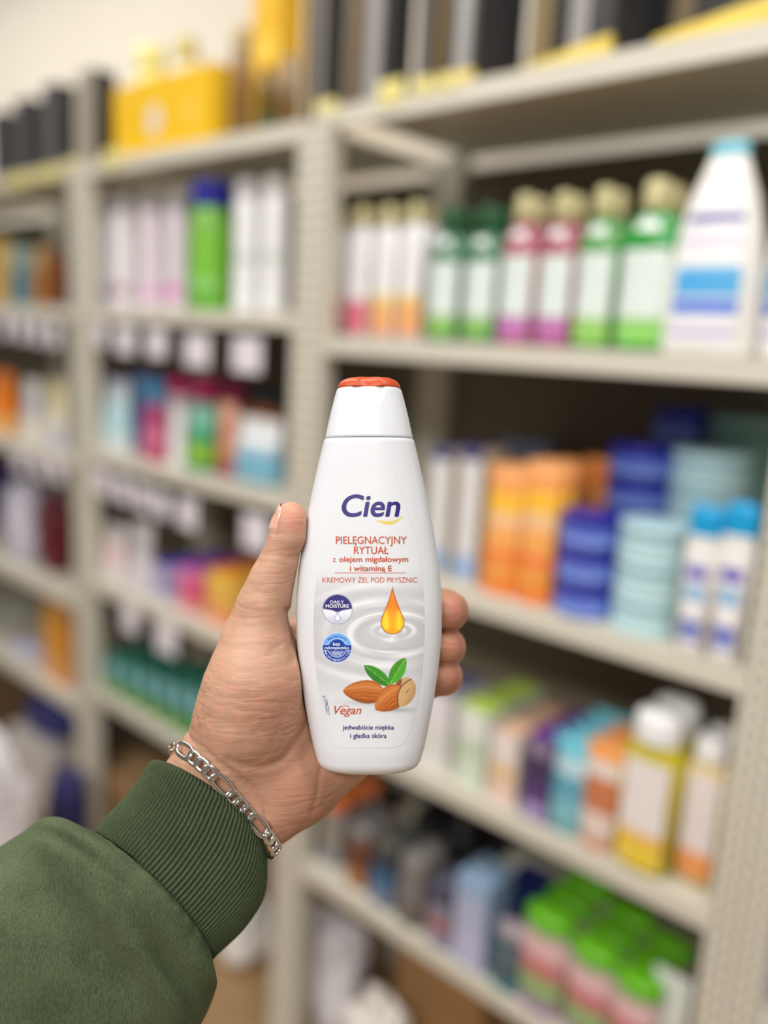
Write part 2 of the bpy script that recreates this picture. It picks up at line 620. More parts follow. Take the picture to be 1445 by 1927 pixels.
over(sd(np.abs(shx + 9 - .015 * shy ** 2) - 1.4) * sd(shd), (120, 72, 36), .9)
over(sd(shd) * sstep(4, 20, shx), (172, 132, 84), .55)
over(sd(np.abs((PX - 768) + (PY - 1299) * .8) - .8) * sd(np.abs(PY - 1300) - 4), (70, 45, 28), .9)
# gold swoosh under the brand word
s_ = np.clip((PX - 705) / 56, 0, 1)
mid = 981.2 + 3.2 * np.sin((s_ - .15) * 5.2) - 5.5 * sstep(.62, 1, s_)
over(sd(np.abs(PY - mid) - 3.6 * np.sin(PI * s_) ** .8) * (PX > 705) * (PX < 761), (222, 200, 104))
over(sd(np.abs(PY - 1078.2) - .75) * sd(np.abs(PX - 696.5) - 66.5), (196, 82, 40))
# leaf over the Vegan word
over(sd(np.abs(np.hypot((PX - 650) / 1.4, PY - 1333) - 5.2) - .7) * (PY < 1332), (204, 84, 40))

P3 = on_bottle(PX, PY, 0.00012).reshape(-1, 3)
H_, W_ = PX.shape
idx = np.arange(H_ * W_).reshape(H_, W_)
q = np.stack([idx[:-1, :-1], idx[1:, :-1], idx[1:, 1:], idx[:-1, 1:]], -1).reshape(-1, 4)
Lv, Lf, Lm = [P3], [q.tolist()], [0] * len(q)
Lc = [np.concatenate([img.reshape(-1, 3), np.ones((H_ * W_, 1))], 1)]
nv = len(P3)
INK = {'navy': (42, 32, 118), 'rust': (196, 74, 30), 'white': (250, 250, 252), 'blue': (30, 62, 150), 'violet': (62, 54, 132)}
ink_mats = {}
for k_, c in INK.items():
    ink_mats[k_] = len(ink_mats) + 1


def glyphs(s, bold=0.0, shear=0.0):
    c = bpy.data.curves.new('lettering', 'FONT')
    c.body = s; c.size = 1.0; c.resolution_u = 8; c.shear = shear
    o = bpy.data.objects.new('lettering', c); COL.objects.link(o)
    bpy.context.view_layer.update()
    ev = o.evaluated_get(bpy.context.evaluated_depsgraph_get())
    me = bpy.data.meshes.new_from_object(ev)
    b = bmesh.new(); b.from_mesh(me)
    bmesh.ops.triangulate(b, faces=b.faces)
    vs = np.array([v.co[:2] for v in b.verts]); fs = [tuple(v.index for v in f.verts) for f in b.faces]
    b.free(); bpy.data.meshes.remove(me); bpy.data.objects.remove(o); bpy.data.curves.remove(c)
    return vs, fs


def put(px, py, fs, ink, lay=0):
    global nv
    P = on_bottle(px, py, 0.00020 + lay * 1.6e-5)
    # all letters face outward
    n_ok = []
    for f in fs:
        a, b, c = P[list(f)][:, (0, 2)]
        cr = (b[0] - a[0]) * (c[1] - a[1]) - (b[1] - a[1]) * (c[0] - a[0])
        n_ok.append([i + nv for i in (f if cr > 0 else f[::-1])])
    Lv.append(P); Lf.append(n_ok); Lm.extend([ink_mats[ink]] * len(fs))
    Lc.append(np.tile(np.array([[*lin(INK[ink]), 1.0]]), (len(P), 1)))
    nv += len(P)


PLAIN = {'Ż': 'Z', 'Ę': 'E', 'ę': 'e', 'ą': 'a', 'ś': 's'}


def strip(pts, wd):
    """a bent stroke as triangles"""
    pts = np.array(pts, float)
    tg = np.gradient(pts, axis=0); tg /= np.linalg.norm(tg, axis=1)[:, None]
    nn = np.stack([-tg[:, 1], tg[:, 0]], 1)
    vs = np.concatenate([pts + nn * wd / 2, pts - nn * wd / 2]); n = len(pts); fs = []
    for i in range(n - 1):
        fs += [(i, i + 1, n + i), (i + 1, n + i + 1, n + i)]
    return vs, fs


def accents(s, shear):
    """dots, strokes and tails that Polish letters carry, placed over the plain letters"""
    out_ = []
    plain = ''.join(PLAIN.get(c, c) for c in s)
    for i, c in enumerate(s):
        if c not in PLAIN:
            continue
        e1 = glyphs(plain[:i + 1], 0, shear)[0][:, 0].max()
        own = glyphs(PLAIN[c], 0, shear)[0][:, 0]
        e0 = e1 - (own.max() - own.min())
        m = (e0 + e1) / 2
        if c == 'Ż':
            q = [(m + .06 * math.cos(k * PI / 6), .80 + .06 * math.sin(k * PI / 6)) for k in range(12)]
            out_.append((np.array(q), [(0, k, k + 1) for k in range(1, 11)]))
        elif c == 'ś':
            out_.append(strip([(m - .02, .54), (m + .08, .70)], .07))
        else:
            t = np.linspace(0, 1, 7)
            x = e1 - (.05 if c != 'ę' else .14)
            out_.append(strip(np.stack([x - .10 * np.sin(t * PI) + .04 * t, .0 - .19 * t], 1), .055))
    return plain, out_


def text(s, x0, x1, base, cap_h, ink, bold=0.0, shear=0.0, unit=None):
    plain, extra = accents(s, shear)
    ch = unit or 0.685
    vs, fs = glyphs(plain, 0, shear)
    lo, hi = vs[:, 0].min(), vs[:, 0].max()
    kx, ky = (x1 - x0) / (hi - lo), cap_h / ch
    shifts = [(0, 0)]
    if bold:
        b_ = bold * ky
        shifts = [(b_ * math.cos(q), b_ * .75 * math.sin(q)) for q in np.arange(8) * PI / 4]
    for v_, f_ in [(vs, fs)] + extra:
        for ly_, (dx, dy) in enumerate(shifts):
            put(x0 + (v_[:, 0] - lo) * kx + dx, base - v_[:, 1] * ky + dy, f_, ink, ly_)


def arc(s, cx, cy, r, a0, a1, h, ink, inside=False, bold=0.0):
    """letters set along a circle, angles in degrees clockwise from the top"""
    n = len(s)
    for i, chh in enumerate(s):
        if chh == ' ':
            continue
        vs, fs = glyphs(chh, bold)
        a = math.radians(a0 + (a1 - a0) * (i + .5) / n)
        xs = (vs[:, 0] - (vs[:, 0].max() + vs[:, 0].min()) / 2) / .685 * h * .92
        ys = vs[:, 1] / .685 * h
        sg = -1 if inside else 1
        rr = r + sg * ys
        ang = a + sg * xs / r
        put(cx + rr * np.sin(ang), cy - rr * np.cos(ang), fs, ink)


text('Cien', 644, 752, 971.5, 40, 'navy', bold=0.022, shear=0.17)
text('PIELĘGNACYJNY', 632, 765, 1023.2, 13.8, 'rust', bold=0.006)
text('RYTUAŁ', 666, 731, 1042.2, 13.8, 'rust', bold=0.006)
text('z', 626, 632, 1057.0, 9.8, 'rust')
text('olejem migdałowym', 638.5, 768, 1057.2, 10.0, 'rust', bold=0.018)
text('i witaminą E', 658.5, 737, 1074.2, 10.0, 'rust', bold=0.018)
text('KREMOWY ŻEL POD PRYSZNIC', 606.5, 785, 1096.2, 9.6, 'rust', bold=0.0)
text('DAILY', 621.5, 647, 1135.6, 5.6, 'white')
text('MOISTURE', 613, 656.5, 1143.6, 6.4, 'white', bold=0.01)
text('bez', 627, 640, 1214.6, 5.8, 'white', bold=0.015)
text('mikroplastiku', 611, 656, 1221.6, 5.4, 'white', bold=0.008)
arc('Receptura', 634.2, 1219, 19.6, -48, 48, 5.0, 'blue', bold=0.01)
arc('www.microplastic.lidl', 634.2, 1219, 24.6, 258, 102, 4.6, 'white', inside=True, bold=0.01)
text('Vegan', 629, 680, 1343.5, 15.5, 'rust', bold=0.004, shear=0.32)
text('jedwabiście miękka', 645, 741, 1372.6, 8.6, 'navy', bold=0.014)
text('i gładka skóra', 659, 727, 1388.4, 8.6, 'navy', bold=0.014)
vs, fs = glyphs('-170246517-', .02)
lo, hi = vs[:, 0].min(), vs[:, 0].max()
tpar = (vs[:, 0] - lo) / (hi - lo)
put(619.5 - 8.0 * tpar - vs[:, 1] / .685 * -0.0 + (-vs[:, 1] / .685 * 7.2) + 2.5, 1346 - 38.5 * tpar, fs, 'navy')

lm = bpy.data.materials.new('label_print'); nt, b = nodes_of(lm)
at_ = nt.nodes.new('ShaderNodeVertexColor'); at_.layer_name = 'print'
nt.links.new(at_.outputs[0], b.inputs['Base Color']); b.inputs['Roughness'].default_value = 0.3; b.inputs['Coat Weight'].default_value = 0.2
labo = mesh('label', np.concatenate(Lv), [f for g in Lf for f in g], [lm] + [mat(INK[k_], 0.35, mottle=0.01, name='ink') for k_ in ink_mats], bottle, smooth=True, mi=Lm)
ca = labo.data.color_attributes.new('print', 'FLOAT_COLOR', 'POINT')
ca.data.foreach_set('color', np.concatenate(Lc).astype(np.float32).ravel())
labo['label'] = 'grey and white label with almond picture'

# the printed ink shades like the bottle's own surface
eps = 0.4
co_ = np.concatenate(Lv)
dep = BD + co_[:, 1]
qx = CX + (co_[:, 0] + (BX - CX) * SC) * F / dep
qy = CY - (co_[:, 2] - (BY0 - CY) * SC) * F / dep
nn = np.cross(on_bottle(qx + eps, qy) - on_bottle(qx - eps, qy), on_bottle(qx, qy - eps) - on_bottle(qx, qy + eps))
nn /= np.linalg.norm(nn, axis=1)[:, None]
nn[nn[:, 1] > 0] *= -1
labo.data.normals_split_custom_set_from_vertices([tuple(v) for v in nn])
# ------------------------------------------------------------------ the hand: one continuous surface from a distance field
HS = 0.0009
X0, X1 = held(150, 0, .44)[0], held(915, 0, .45)[0]
Y1, Y0 = held(0, 905, .44)[1], held(0, 1830, .44)[1]
Z0, Z1 = -0.515, -0.392
gx, gyv, gz = (np.arange(a, b, HS, dtype=np.float32) for a, b in ((X0, X1), (Y0, Y1), (Z0, Z1)))


class Field:
    def __init__(self):
        self.D = np.full((len(gx), len(gyv), len(gz)), 0.03, np.float32)

    def box(self, lo, hi):
        sl = []
        for g, a, b in zip((gx, gyv, gz), lo, hi):
            i0, i1 = np.searchsorted(g, a), np.searchsorted(g, b)
            sl.append(slice(max(0, i0), max(i0 + 1, i1)))
        return tuple(sl)

    def add(self, fn, lo, hi, k, mode='u'):
        s = self.box(lo, hi)
        X, Y, Z = np.meshgrid(gx[s[0]], gyv[s[1]], gz[s[2]], indexing='ij')
        d = fn(X, Y, Z).astype(np.float32)
        D = self.D[s]
        if mode == 'u':
            h = np.maximum(k - np.abs(D - d), 0) / k
            self.D[s] = np.minimum(D, d) - h * h * k * .25
        elif mode == 'cut':
            h = np.maximum(k - np.abs(D - d), 0) / k
            self.D[s] = np.maximum(D, d) + h * h * k * .25
        else:
            self.D[s] = D + d

    def cone(self, a, b, ra, rb, k=0.006, flat=None):
        """tapered capsule between two points; a point is (px, py, depth), radii in photograph pixels"""
        A, B = held(*a), held(*b)
        ra, rb = ra * a[2] / F, rb * b[2] / F
        v = B - A; vv = float(v @ v)
        fz = flat or 1.0

        def fn(X, Y, Z):
            px, py, pz = X - A[0], Y - A[1], Z - A[2]
            t = np.clip((px * v[0] + py * v[1] + pz * v[2]) / vv, 0, 1)
            return np.sqrt((px - t * v[0]) ** 2 + (py - t * v[1]) ** 2 + ((pz - t * v[2]) * fz) ** 2) - (ra + (rb - ra) * t)
        r = max(ra, rb) + 0.012
        self.add(fn, np.minimum(A, B) - r, np.maximum(A, B) + r, k)

    def chain(self, pts, k=0.005, flat=None):
        for p, q in zip(pts[:-1], pts[1:]):
            self.cone(p[:3], q[:3], p[3], q[3], k, flat)

    def groove(self, pts, depth, width):
        """a skin fold pressed in along a line"""
        P = [held(*p) for p in pts]
        A = np.array(P[:-1]); B = np.array(P[1:])
        lo, hi = np.min(P, 0) - width * 3 - .008, np.max(P, 0) + width * 3 + .008

        def fn(X, Y, Z):
            best = np.full(X.shape, 1.0, np.float32)
            for a, b in zip(A, B):
                v = (b - a)[:2]; vv = float(v @ v) + 1e-12
                t = np.clip(((X - a[0]) * v[0] + (Y - a[1]) * v[1]) / vv, 0, 1)
                d = np.sqrt((X - a[0] - t * v[0]) ** 2 + (Y - a[1] - t * v[1]) ** 2)
                best = np.minimum(best, d)
            return depth * np.exp(-(best / width) ** 2) * (Z > -0.462)
        self.add(fn, lo, hi, 1, 'plus')


hand = Field()
# forearm and wrist (flattened), from inside the cuff
hand.chain([(215, 1790, .440, 112), (330, 1620, .440, 106), (408, 1505, .441, 98), (440, 1455, .442, 98)], .010, 1.45)
hand.cone((372, 1462, .438), (338, 1500, .440), 52, 54, .012, 1.1)
hand.cone((462, 1545, .441), (420, 1600, .442), 58, 58, .012, 1.1)
# palm slab behind the bottle: the metacarpals
for tip, ra, rb in (((628, 1120, .4740), 54, 47), ((700, 1165, .4770), 54, 46), ((738, 1232, .4770), 52, 43), ((752, 1293, .4750), 50, 39)):
    hand.cone((450, 1440, .4520), tip, ra, rb, .010)
# heel of the hand on the little finger side
hand.chain([(508, 1512, .446, 72), (560, 1462, .452, 78), (640, 1392, .463, 72), (735, 1318, .472, 52)], .012)
hand.cone((520, 1425, .446), (560, 1330, .456), 70, 60, .016)
# ball of the thumb and the thumb
hand.chain([(432, 1420, .438, 78), (462, 1350, .432, 84), (486, 1270, .430, 82), (487, 1205, .429, 62)], .014)
hand.cone((520, 1330, .444), (540, 1240, .452), 66, 52, .016)
th = Field()
th.chain([(484, 1195, .430, 57), (496, 1140, .427, 46.5), (512, 1090, .426, 38), (528, 1052, .425, 33.5)], .006)
th.chain([(528, 1052, .425, 33.5), (541, 1012, .424, 31.5), (546.5, 984, .424, 28.5), (547.5, 971, .4245, 26.5)], .005)
th.cone((556, 1010, .421), (553, 985, .421), 20, 18, .006)


def union(a, b, k):
    h = np.maximum(k - np.abs(a - b), 0) / k
    return np.minimum(a, b) - h * h * k * .25


hand.D = union(hand.D, th.D, .007)
del th
# four fingers: behind the bottle, then round its far edge with the tips closing on it
tips = [((628, 1112, .4745, 44), (700, 1068, .4790, 39), (742, 1046, .4770, 35), (766, 1040, .4720, 31), (776, 1038, .4680, 27)),
        ((700, 1165, .4770, 43), (790, 1150, .4800, 40), (836, 1148, .4690, 38), (843, 1150, .4540, 35.5), (841, 1152, .4440, 32)),
        ((738, 1232, .4770, 41), (800, 1220, .4790, 38), (836, 1217, .4690, 36.5), (840.5, 1218, .4540, 33), (838, 1218, .4440, 29.5)),
        ((752, 1293, .4750, 37), (805, 1277, .4760, 35), (834, 1273, .4670, 33.5), (837, 1273, .4540, 30.5), (834, 1273, .4450, 27))]
fing = None
for pts in tips:
    f_ = Field()
    f_.chain(pts, .004)
    fing = f_.D if fing is None else union(fing, f_.D, .0012)
    del f_
hand.D = union(hand.D, fing, .0045)
del fing
# folds of the skin
hand.groove([(352, 1382, .43), (388, 1402, .42), (438, 1443, .42), (471, 1480, .42), (496, 1522, .42), (511, 1566, .43)], .0013, .0014)
hand.groove([(400, 1408, .43), (446, 1450, .42), (480, 1490, .42), (500, 1540, .42)], .0005, .0012)
hand.groove([(436, 1420, .42), (470, 1436, .42), (500, 1440, .42), (529, 1432, .42), (556, 1402, .42), (572, 1372, .42)], .0010, .0022)
hand.groove([(606, 1436, .44), (602, 1460, .44), (598, 1490, .44), (588, 1522, .44)], .0007, .0013)
hand.groove([(512, 1219, .42), (532, 1209, .42), (554, 1203, .42)], .0006, .0010)
hand.groove([(500, 1232, .42), (524, 1222, .42), (546, 1219, .42)], .0004, .0010)
hand.groove([(536, 1150, .42), (545, 1172, .43), (551, 1200, .43), (556, 1235, .43)], .0016, .0016)
hand.groove([(497, 1046, .42), (520, 1043, .42), (546, 1049, .42), (566, 1046, .42)], .0005, .0010)
hand.groove([(485, 1056, .42), (510, 1057, .42), (540, 1062, .42)], .0003, .0009)
hand.groove([(478, 1112, .42), (500, 1116, .42), (530, 1110, .42)], .00025, .0010)
hand.groove([(470, 1142, .42), (500, 1150, .42), (535, 1146, .42)], .00025, .0012)
# thumbnail side of the thumb: a flat with a raised fold round it
hand.groove([(520, 966, .42), (519, 985, .42), (517, 1002, .42)], .0007, .0012)


# the bottle presses into the palm and the fingers
def bottle_gap(X, Y, Z):
    x = X - (BX - CX) * SC
    y = -(Z + BD)
    py = BY0 - (Y + (BY0 - CY) * SC) / SC
    pc = np.clip(py, 828, 1441)
    wv, dv = half_w(pc), half_d(pc)
    q = (np.abs(x) / wv) ** PEXP + (np.abs(y) / dv) ** PEXP
    d = (q ** (1 / PEXP) - 1) * np.minimum(wv, dv) 
    d = np.maximum(d, (py - 1441) * SC)
    return 0.0004 - d


c0 = held(BX, 1441, BD)
hand.add(bottle_gap, (c0[0] - .042, c0[1] - .004, -BD - .03), (c0[0] + .042, c0[1] + .17, -BD + .03), .0012, 'cut')


def surface_nets(D, g):
    inside = D < 0
    nx, ny, nz = D.shape
    cnt = np.zeros((nx - 1, ny - 1, nz - 1), np.uint8)
    for i in (0, 1):
        for j in (0, 1):
            for k in (0, 1):
                cnt += inside[i:nx - 1 + i, j:ny - 1 + j, k:nz - 1 + k]
    act = np.argwhere((cnt > 0) & (cnt < 8))
    vid = np.full(cnt.shape, -1, np.int64)
    vid[act[:, 0], act[:, 1], act[:, 2]] = np.arange(len(act))
    acc = np.zeros((len(act), 3)); num = np.zeros(len(act))
    cor = [(i, j, k) for i in (0, 1) for j in (0, 1) for k in (0, 1)]
    for a in range(8):
        for b in range(a + 1, 8):
            ca_, cb_ = np.array(cor[a]), np.array(cor[b])
            if np.abs(ca_ - cb_).sum() != 1:
                continue
            da = D[act[:, 0] + ca_[0], act[:, 1] + ca_[1], act[:, 2] + ca_[2]]
            db = D[act[:, 0] + cb_[0], act[:, 1] + cb_[1], act[:, 2] + cb_[2]]
            m_ = (da < 0) != (db < 0)
            t = np.where(m_, da / np.where(m_, da - db, 1), 0)
            acc[m_] += (ca_ + (cb_ - ca_) * t[:, None])[m_]
            num[m_] += 1
    V = act + acc / num[:, None]
    V = np.stack([g[i][0] + V[:, i] * HS for i in range(3)], 1)
    fs = []
    for ax_ in range(3):
        sl0 = [slice(None)] * 3; sl1 = [slice(None)] * 3
        sl0[ax_] = slice(0, -1); sl1[ax_] = slice(1, None)
        e = np.argwhere(inside[tuple(sl0)] != inside[tuple(sl1)])
        o1, o2 = (ax_ + 1) % 3, (ax_ + 2) % 3
        ok = (e[:, o1] > 0) & (e[:, o2] > 0) & (e[:, o1] < D.shape[o1] - 1) & (e[:, o2] < D.shape[o2] - 1)
        e = e[ok]

        def cell(d1, d2):
            c = e.copy(); c[:, o1] -= d1; c[:, o2] -= d2
            return vid[c[:, 0], c[:, 1], c[:, 2]]
        qd = np.stack([cell(1, 1), cell(0, 1), cell(0, 0), cell(1, 0)], 1)
        flip = ~inside[e[:, 0], e[:, 1], e[:, 2]]
        qd[flip] = qd[flip][:, ::-1]
        fs.append(qd)
    return V, np.concatenate(fs)


HV, HF = surface_nets(hand.D, (gx, gyv, gz))
del hand
# keep the one connected surface
lab = np.arange(len(HV))
for _ in range(400):
    m_ = lab[HF].min(1)
    new = lab.copy()
    for c in range(4):
        np.minimum.at(new, HF[:, c], m_)
    new = new[new]
    if (new == lab).all():
        break
    lab = new
main = np.bincount(lab).argmax()
keep = lab == main
remap = -np.ones(len(HV), int); remap[keep] = np.arange(keep.sum())
HV = HV[keep]; HF = remap[HF[keep[HF[:, 0]]]]
# relax the voxel steps a little
for it in range(3):
    a2 = np.zeros_like(HV); n2 = np.zeros(len(HV))
    for c in range(4):
        for dlt in (1, 3):
            np.add.at(a2, HF[:, c], HV[HF[:, (c + dlt) % 4]]); np.add.at(n2, HF[:, c], 1)
    HV = HV + .5 * (a2 / n2[:, None] - HV)

HB = held(420, 1500, .44)                      # the person's origin: inside the wrist
person_m = Matrix.Translation(Vector(CAM + RW @ HB)) @ Matrix([list(r) for r in RW]).to_4x4()

skin = bpy.data.materials.new('skin'); nt, b = nodes_of(skin)
N, L_ = nt.nodes.new, nt.links.new
co = N('ShaderNodeTexCoord')


def noise_tex(scale, detail=3.0, stretch=None, rot=None):
    t = N('ShaderNodeTexNoise'); t.inputs['Scale'].default_value = scale; t.inputs['Detail'].default_value = detail
    if stretch:
        mp = N('ShaderNodeMapping'); mp.inputs['Scale'].default_value = stretch
        if rot:
            mp.inputs['Rotation'].default_value = rot
        L_(co.outputs['Object'], mp.inputs[0]); L_(mp.outputs[0], t.inputs['Vector'])
    else:
        L_(co.outputs['Object'], t.inputs['Vector'])
    return t


def mixc(f_, c1, c2, mode='MIX'):
    n = N('ShaderNodeMixRGB'); n.blend_type = mode
    for i, v in enumerate((f_, c1, c2)):
        if isinstance(v, tuple):
            n.inputs[i].default_value = (*lin(v), 1)
        elif isinstance(v, float):
            n.inputs[i].default_value = v
        else:
            L_(v, n.inputs[i])
    return n.outputs[0]


def fac(sock, lo, hi):
    r = N('ShaderNodeMapRange'); r.inputs[1].default_value = lo; r.inputs[2].default_value = hi
    L_(sock, r.inputs[0]); return r.outputs[0]


base = mixc(fac(noise_tex(32, 4).outputs['Fac'], .35, .7), (193, 153, 127), (170, 131, 106))
base = mixc(fac(noise_tex(190, 2).outputs['Fac'], .45, .8), base, (200, 144, 122))
fl = N('ShaderNodeVertexColor'); fl.layer_name = 'flush'
sepf = N('ShaderNodeSeparateColor'); L_(fl.outputs[0], sepf.inputs[0])
base = mixc(sepf.outputs[0], base, (190, 116, 96))
base = mixc(sepf.outputs[1], base, (208, 166, 144))
L_(base, b.inputs['Base Color'])
b.inputs['Roughness'].default_value = 0.5
b.inputs['Subsurface Weight'].default_value = 0.12
b.inputs['Subsurface Radius'].default_value = (0.0035, 0.0012, 0.0006)
b.inputs['Specular IOR Level'].default_value = 0.38
vor = N('ShaderNodeTexVoronoi'); vor.feature = 'DISTANCE_TO_EDGE'; vor.inputs['Scale'].default_value = 620
mpv = N('ShaderNodeMapping'); mpv.inputs['Rotation'].default_value = (0, 0, -0.75); mpv.inputs['Scale'].default_value = (1.0, .42, 1)
L_(co.outputs['Object'], mpv.inputs[0]); L_(mpv.outputs[0], vor.inputs['Vector'])
wr = noise_tex(120, 4, (1.0, .28, .6), (0, 0, -1.15))
h1 = N('ShaderNodeMath'); h1.operation = 'MULTIPLY'; L_(fac(vor.outputs['Distance'], 0, .10), h1.inputs[0]); h1.inputs[1].default_value = .07
# long fine creases: ridged noise stretched across the ball of the thumb
def creases(scale, rot, amt, prev, thin=.10):
    t = noise_tex(scale, 2.0, (.16, 1.0, .5), (0, 0, rot))
    a = N('ShaderNodeMath'); a.operation = 'SUBTRACT'; L_(t.outputs['Fac'], a.inputs[0]); a.inputs[1].default_value = .5
    c = N('ShaderNodeMath'); c.operation = 'ABSOLUTE'; L_(a.outputs[0], c.inputs[0])
    m2 = N('ShaderNodeMath'); m2.operation = 'MULTIPLY_ADD'; L_(fac(c.outputs[0], 0, thin), m2.inputs[0]); m2.inputs[1].default_value = amt; L_(prev, m2.inputs[2])
    return m2.outputs[0]


h1o = creases(95, .45, .55, h1.outputs[0])
h1o = creases(170, .15, .35, h1o)
h1o = creases(60, -.75, .30, h1o, .05)
h2 = N('ShaderNodeMath'); h2.operation = 'MULTIPLY_ADD'; L_(wr.outputs['Fac'], h2.inputs[0]); h2.inputs[1].default_value = .5; L_(h1o, h2.inputs[2])
bp = N('ShaderNodeBump'); bp.inputs['Strength'].default_value = .55; bp.inputs['Distance'].default_value = .0008
msk = N('ShaderNodeMath'); msk.operation = 'MULTIPLY_ADD'; L_(fac(noise_tex(28, 2.0).outputs['Fac'], .36, .66), msk.inputs[0]); msk.inputs[1].default_value = .38; msk.inputs[2].default_value = .14
L_(msk.outputs[0], bp.inputs['Strength'])
L_(h2.outputs[0], bp.inputs['Height']); L_(bp.outputs[0], b.inputs['Normal'])

nailm = mat((216, 166, 146), 0.25, mottle=.04, scale=90, coat=.4, name='nail')
person = mesh('person', HV - HB, HF.tolist(), [skin], None, True)
person.matrix_world = person_m
tag(person, "person's hand and wrist in a green sweatshirt sleeve, gripping the white bottle", 'person')
fv = np.zeros((len(HV), 4), np.float32); fv[:, 3] = 1
vpx = CX + F * HV[:, 0] / -HV[:, 2]; vpy = CY - F * HV[:, 1] / -HV[:, 2]
for (x, y, r, a) in [(552, 975, 34, .55), (860, 1150, 40, .75), (858, 1215, 36, .75), (855, 1272, 36, .7), (545, 1330, 75, .25), (560, 1480, 80, .3), (500, 1560, 60, .2)]:
    fv[:, 0] = np.maximum(fv[:, 0], a * np.exp(-(((vpx - x) ** 2 + (vpy - y) ** 2) / r ** 2)))
for (x, y, r, a) in [(470, 1230, 50, .3), (430, 1470, 70, .25)]:
    fv[:, 1] = np.maximum(fv[:, 1], a * np.exp(-(((vpx - x) ** 2 + (vpy - y) ** 2) / r ** 2)))
person.data.color_attributes.new('flush', 'FLOAT_COLOR', 'POINT').data.foreach_set('color', fv.ravel())


# the thumbnail: a curved plate on the outer side of the thumb tip
bvh = BVHTree.FromPolygons([tuple(v) for v in HV], [tuple(f) for f in HF], epsilon=0.0)
nv_, nf_ = [], []
NA, NB = 14, 18
for j in range(NB + 1):
    t = j / NB
    y_ = 1003 + (951 - 1003) * t
    c_ = held(np.interp(y_, [951, 975, 1003], [548.5, 547, 543]), y_, .4245)
    half = 1.02 * min(1.0, (1.06 - t) * 3.2) ** .5
    for i in range(NA + 1):
        a_ = .02 + half * (2 * i / NA - 1)
        dv = np.array([-math.cos(a_), .06, math.sin(a_)])
        hit, nr, _, _ = bvh.ray_cast(Vector(c_ + dv * .03), Vector(-dv))
        edge_ = max(abs(2 * i / NA - 1), 1 - t if t < .5 else 0)
        off = .00075 if edge_ < .9 else .0001
        if t > .93:
            off = .0011
        p_ = np.array(hit) + np.array(nr) * off if hit is not None else c_ + dv * .007
        nv_.append(p_ - HB)
for j in range(NB):
    for i in range(NA):
        q_ = j * (NA + 1) + i
        nf_.append((q_, q_ + 1, q_ + NA + 2, q_ + NA + 1))
mesh('thumbnail', nv_, nf_, nailm, person)

# ------------------------------------------------------------------ sleeve and ribbed cuff
def ring_at(L, R, Fo, dc, bd, m):
    """a loop round the arm: left and right edge in the photograph, forward bow, depth of the middle, half thickness"""
    a, b = held(*L, dc), held(*R, dc)
    c = (a + b) / 2; wv = (b - a) / 2
    fr = held((L[0] + R[0]) / 2 + Fo[0], (L[1] + R[1]) / 2 + Fo[1], dc - bd) - held((L[0] + R[0]) / 2, (L[1] + R[1]) / 2, dc)
    th_ = np.arange(m) / m * 2 * PI
    return c + np.cos(th_)[:, None] * wv + np.sin(th_)[:, None] * fr, c


def loft(keys, m, sub):
    """Catmull-Rom between key loops"""
    K = np.array([ring_at(*k, m)[0] for k in keys]); C = np.array([ring_at(*k, m)[1] for k in keys])
    R, T, CC = [], [], []
    for i in range(len(keys) - 1):
        p0, p1, p2, p3 = (max(i - 1, 0), i, i + 1, min(i + 2, len(keys) - 1))
        for s in range(sub):
            t = s / sub
            wts = (-.5 * t + t * t - .5 * t ** 3, 1 - 2.5 * t * t + 1.5 * t ** 3, .5 * t + 2 * t * t - 1.5 * t ** 3, -.5 * t * t + .5 * t ** 3)
            R.append(sum(wt * K[j] for wt, j in zip(wts, (p0, p1, p2, p3))))
            CC.append(sum(wt * C[j] for wt, j in zip(wts, (p0, p1, p2, p3))))
            T.append(i + t)
    R.append(K[-1]); CC.append(C[-1]); T.append(len(keys) - 1)
    return np.array(R), np.array(CC), np.array(T)


def tube(name, R, m_, parent):
    k, m, _ = R.shape
    ii = np.arange(k * m).reshape(k, m)
    fs = np.stack([ii[:-1], np.roll(ii[:-1], -1, 1), np.roll(ii[1:], -1, 1), ii[1:]], -1).reshape(-1, 4)
    return mesh(name, R.reshape(-1, 3) - HB, fs.tolist(), m_, parent)


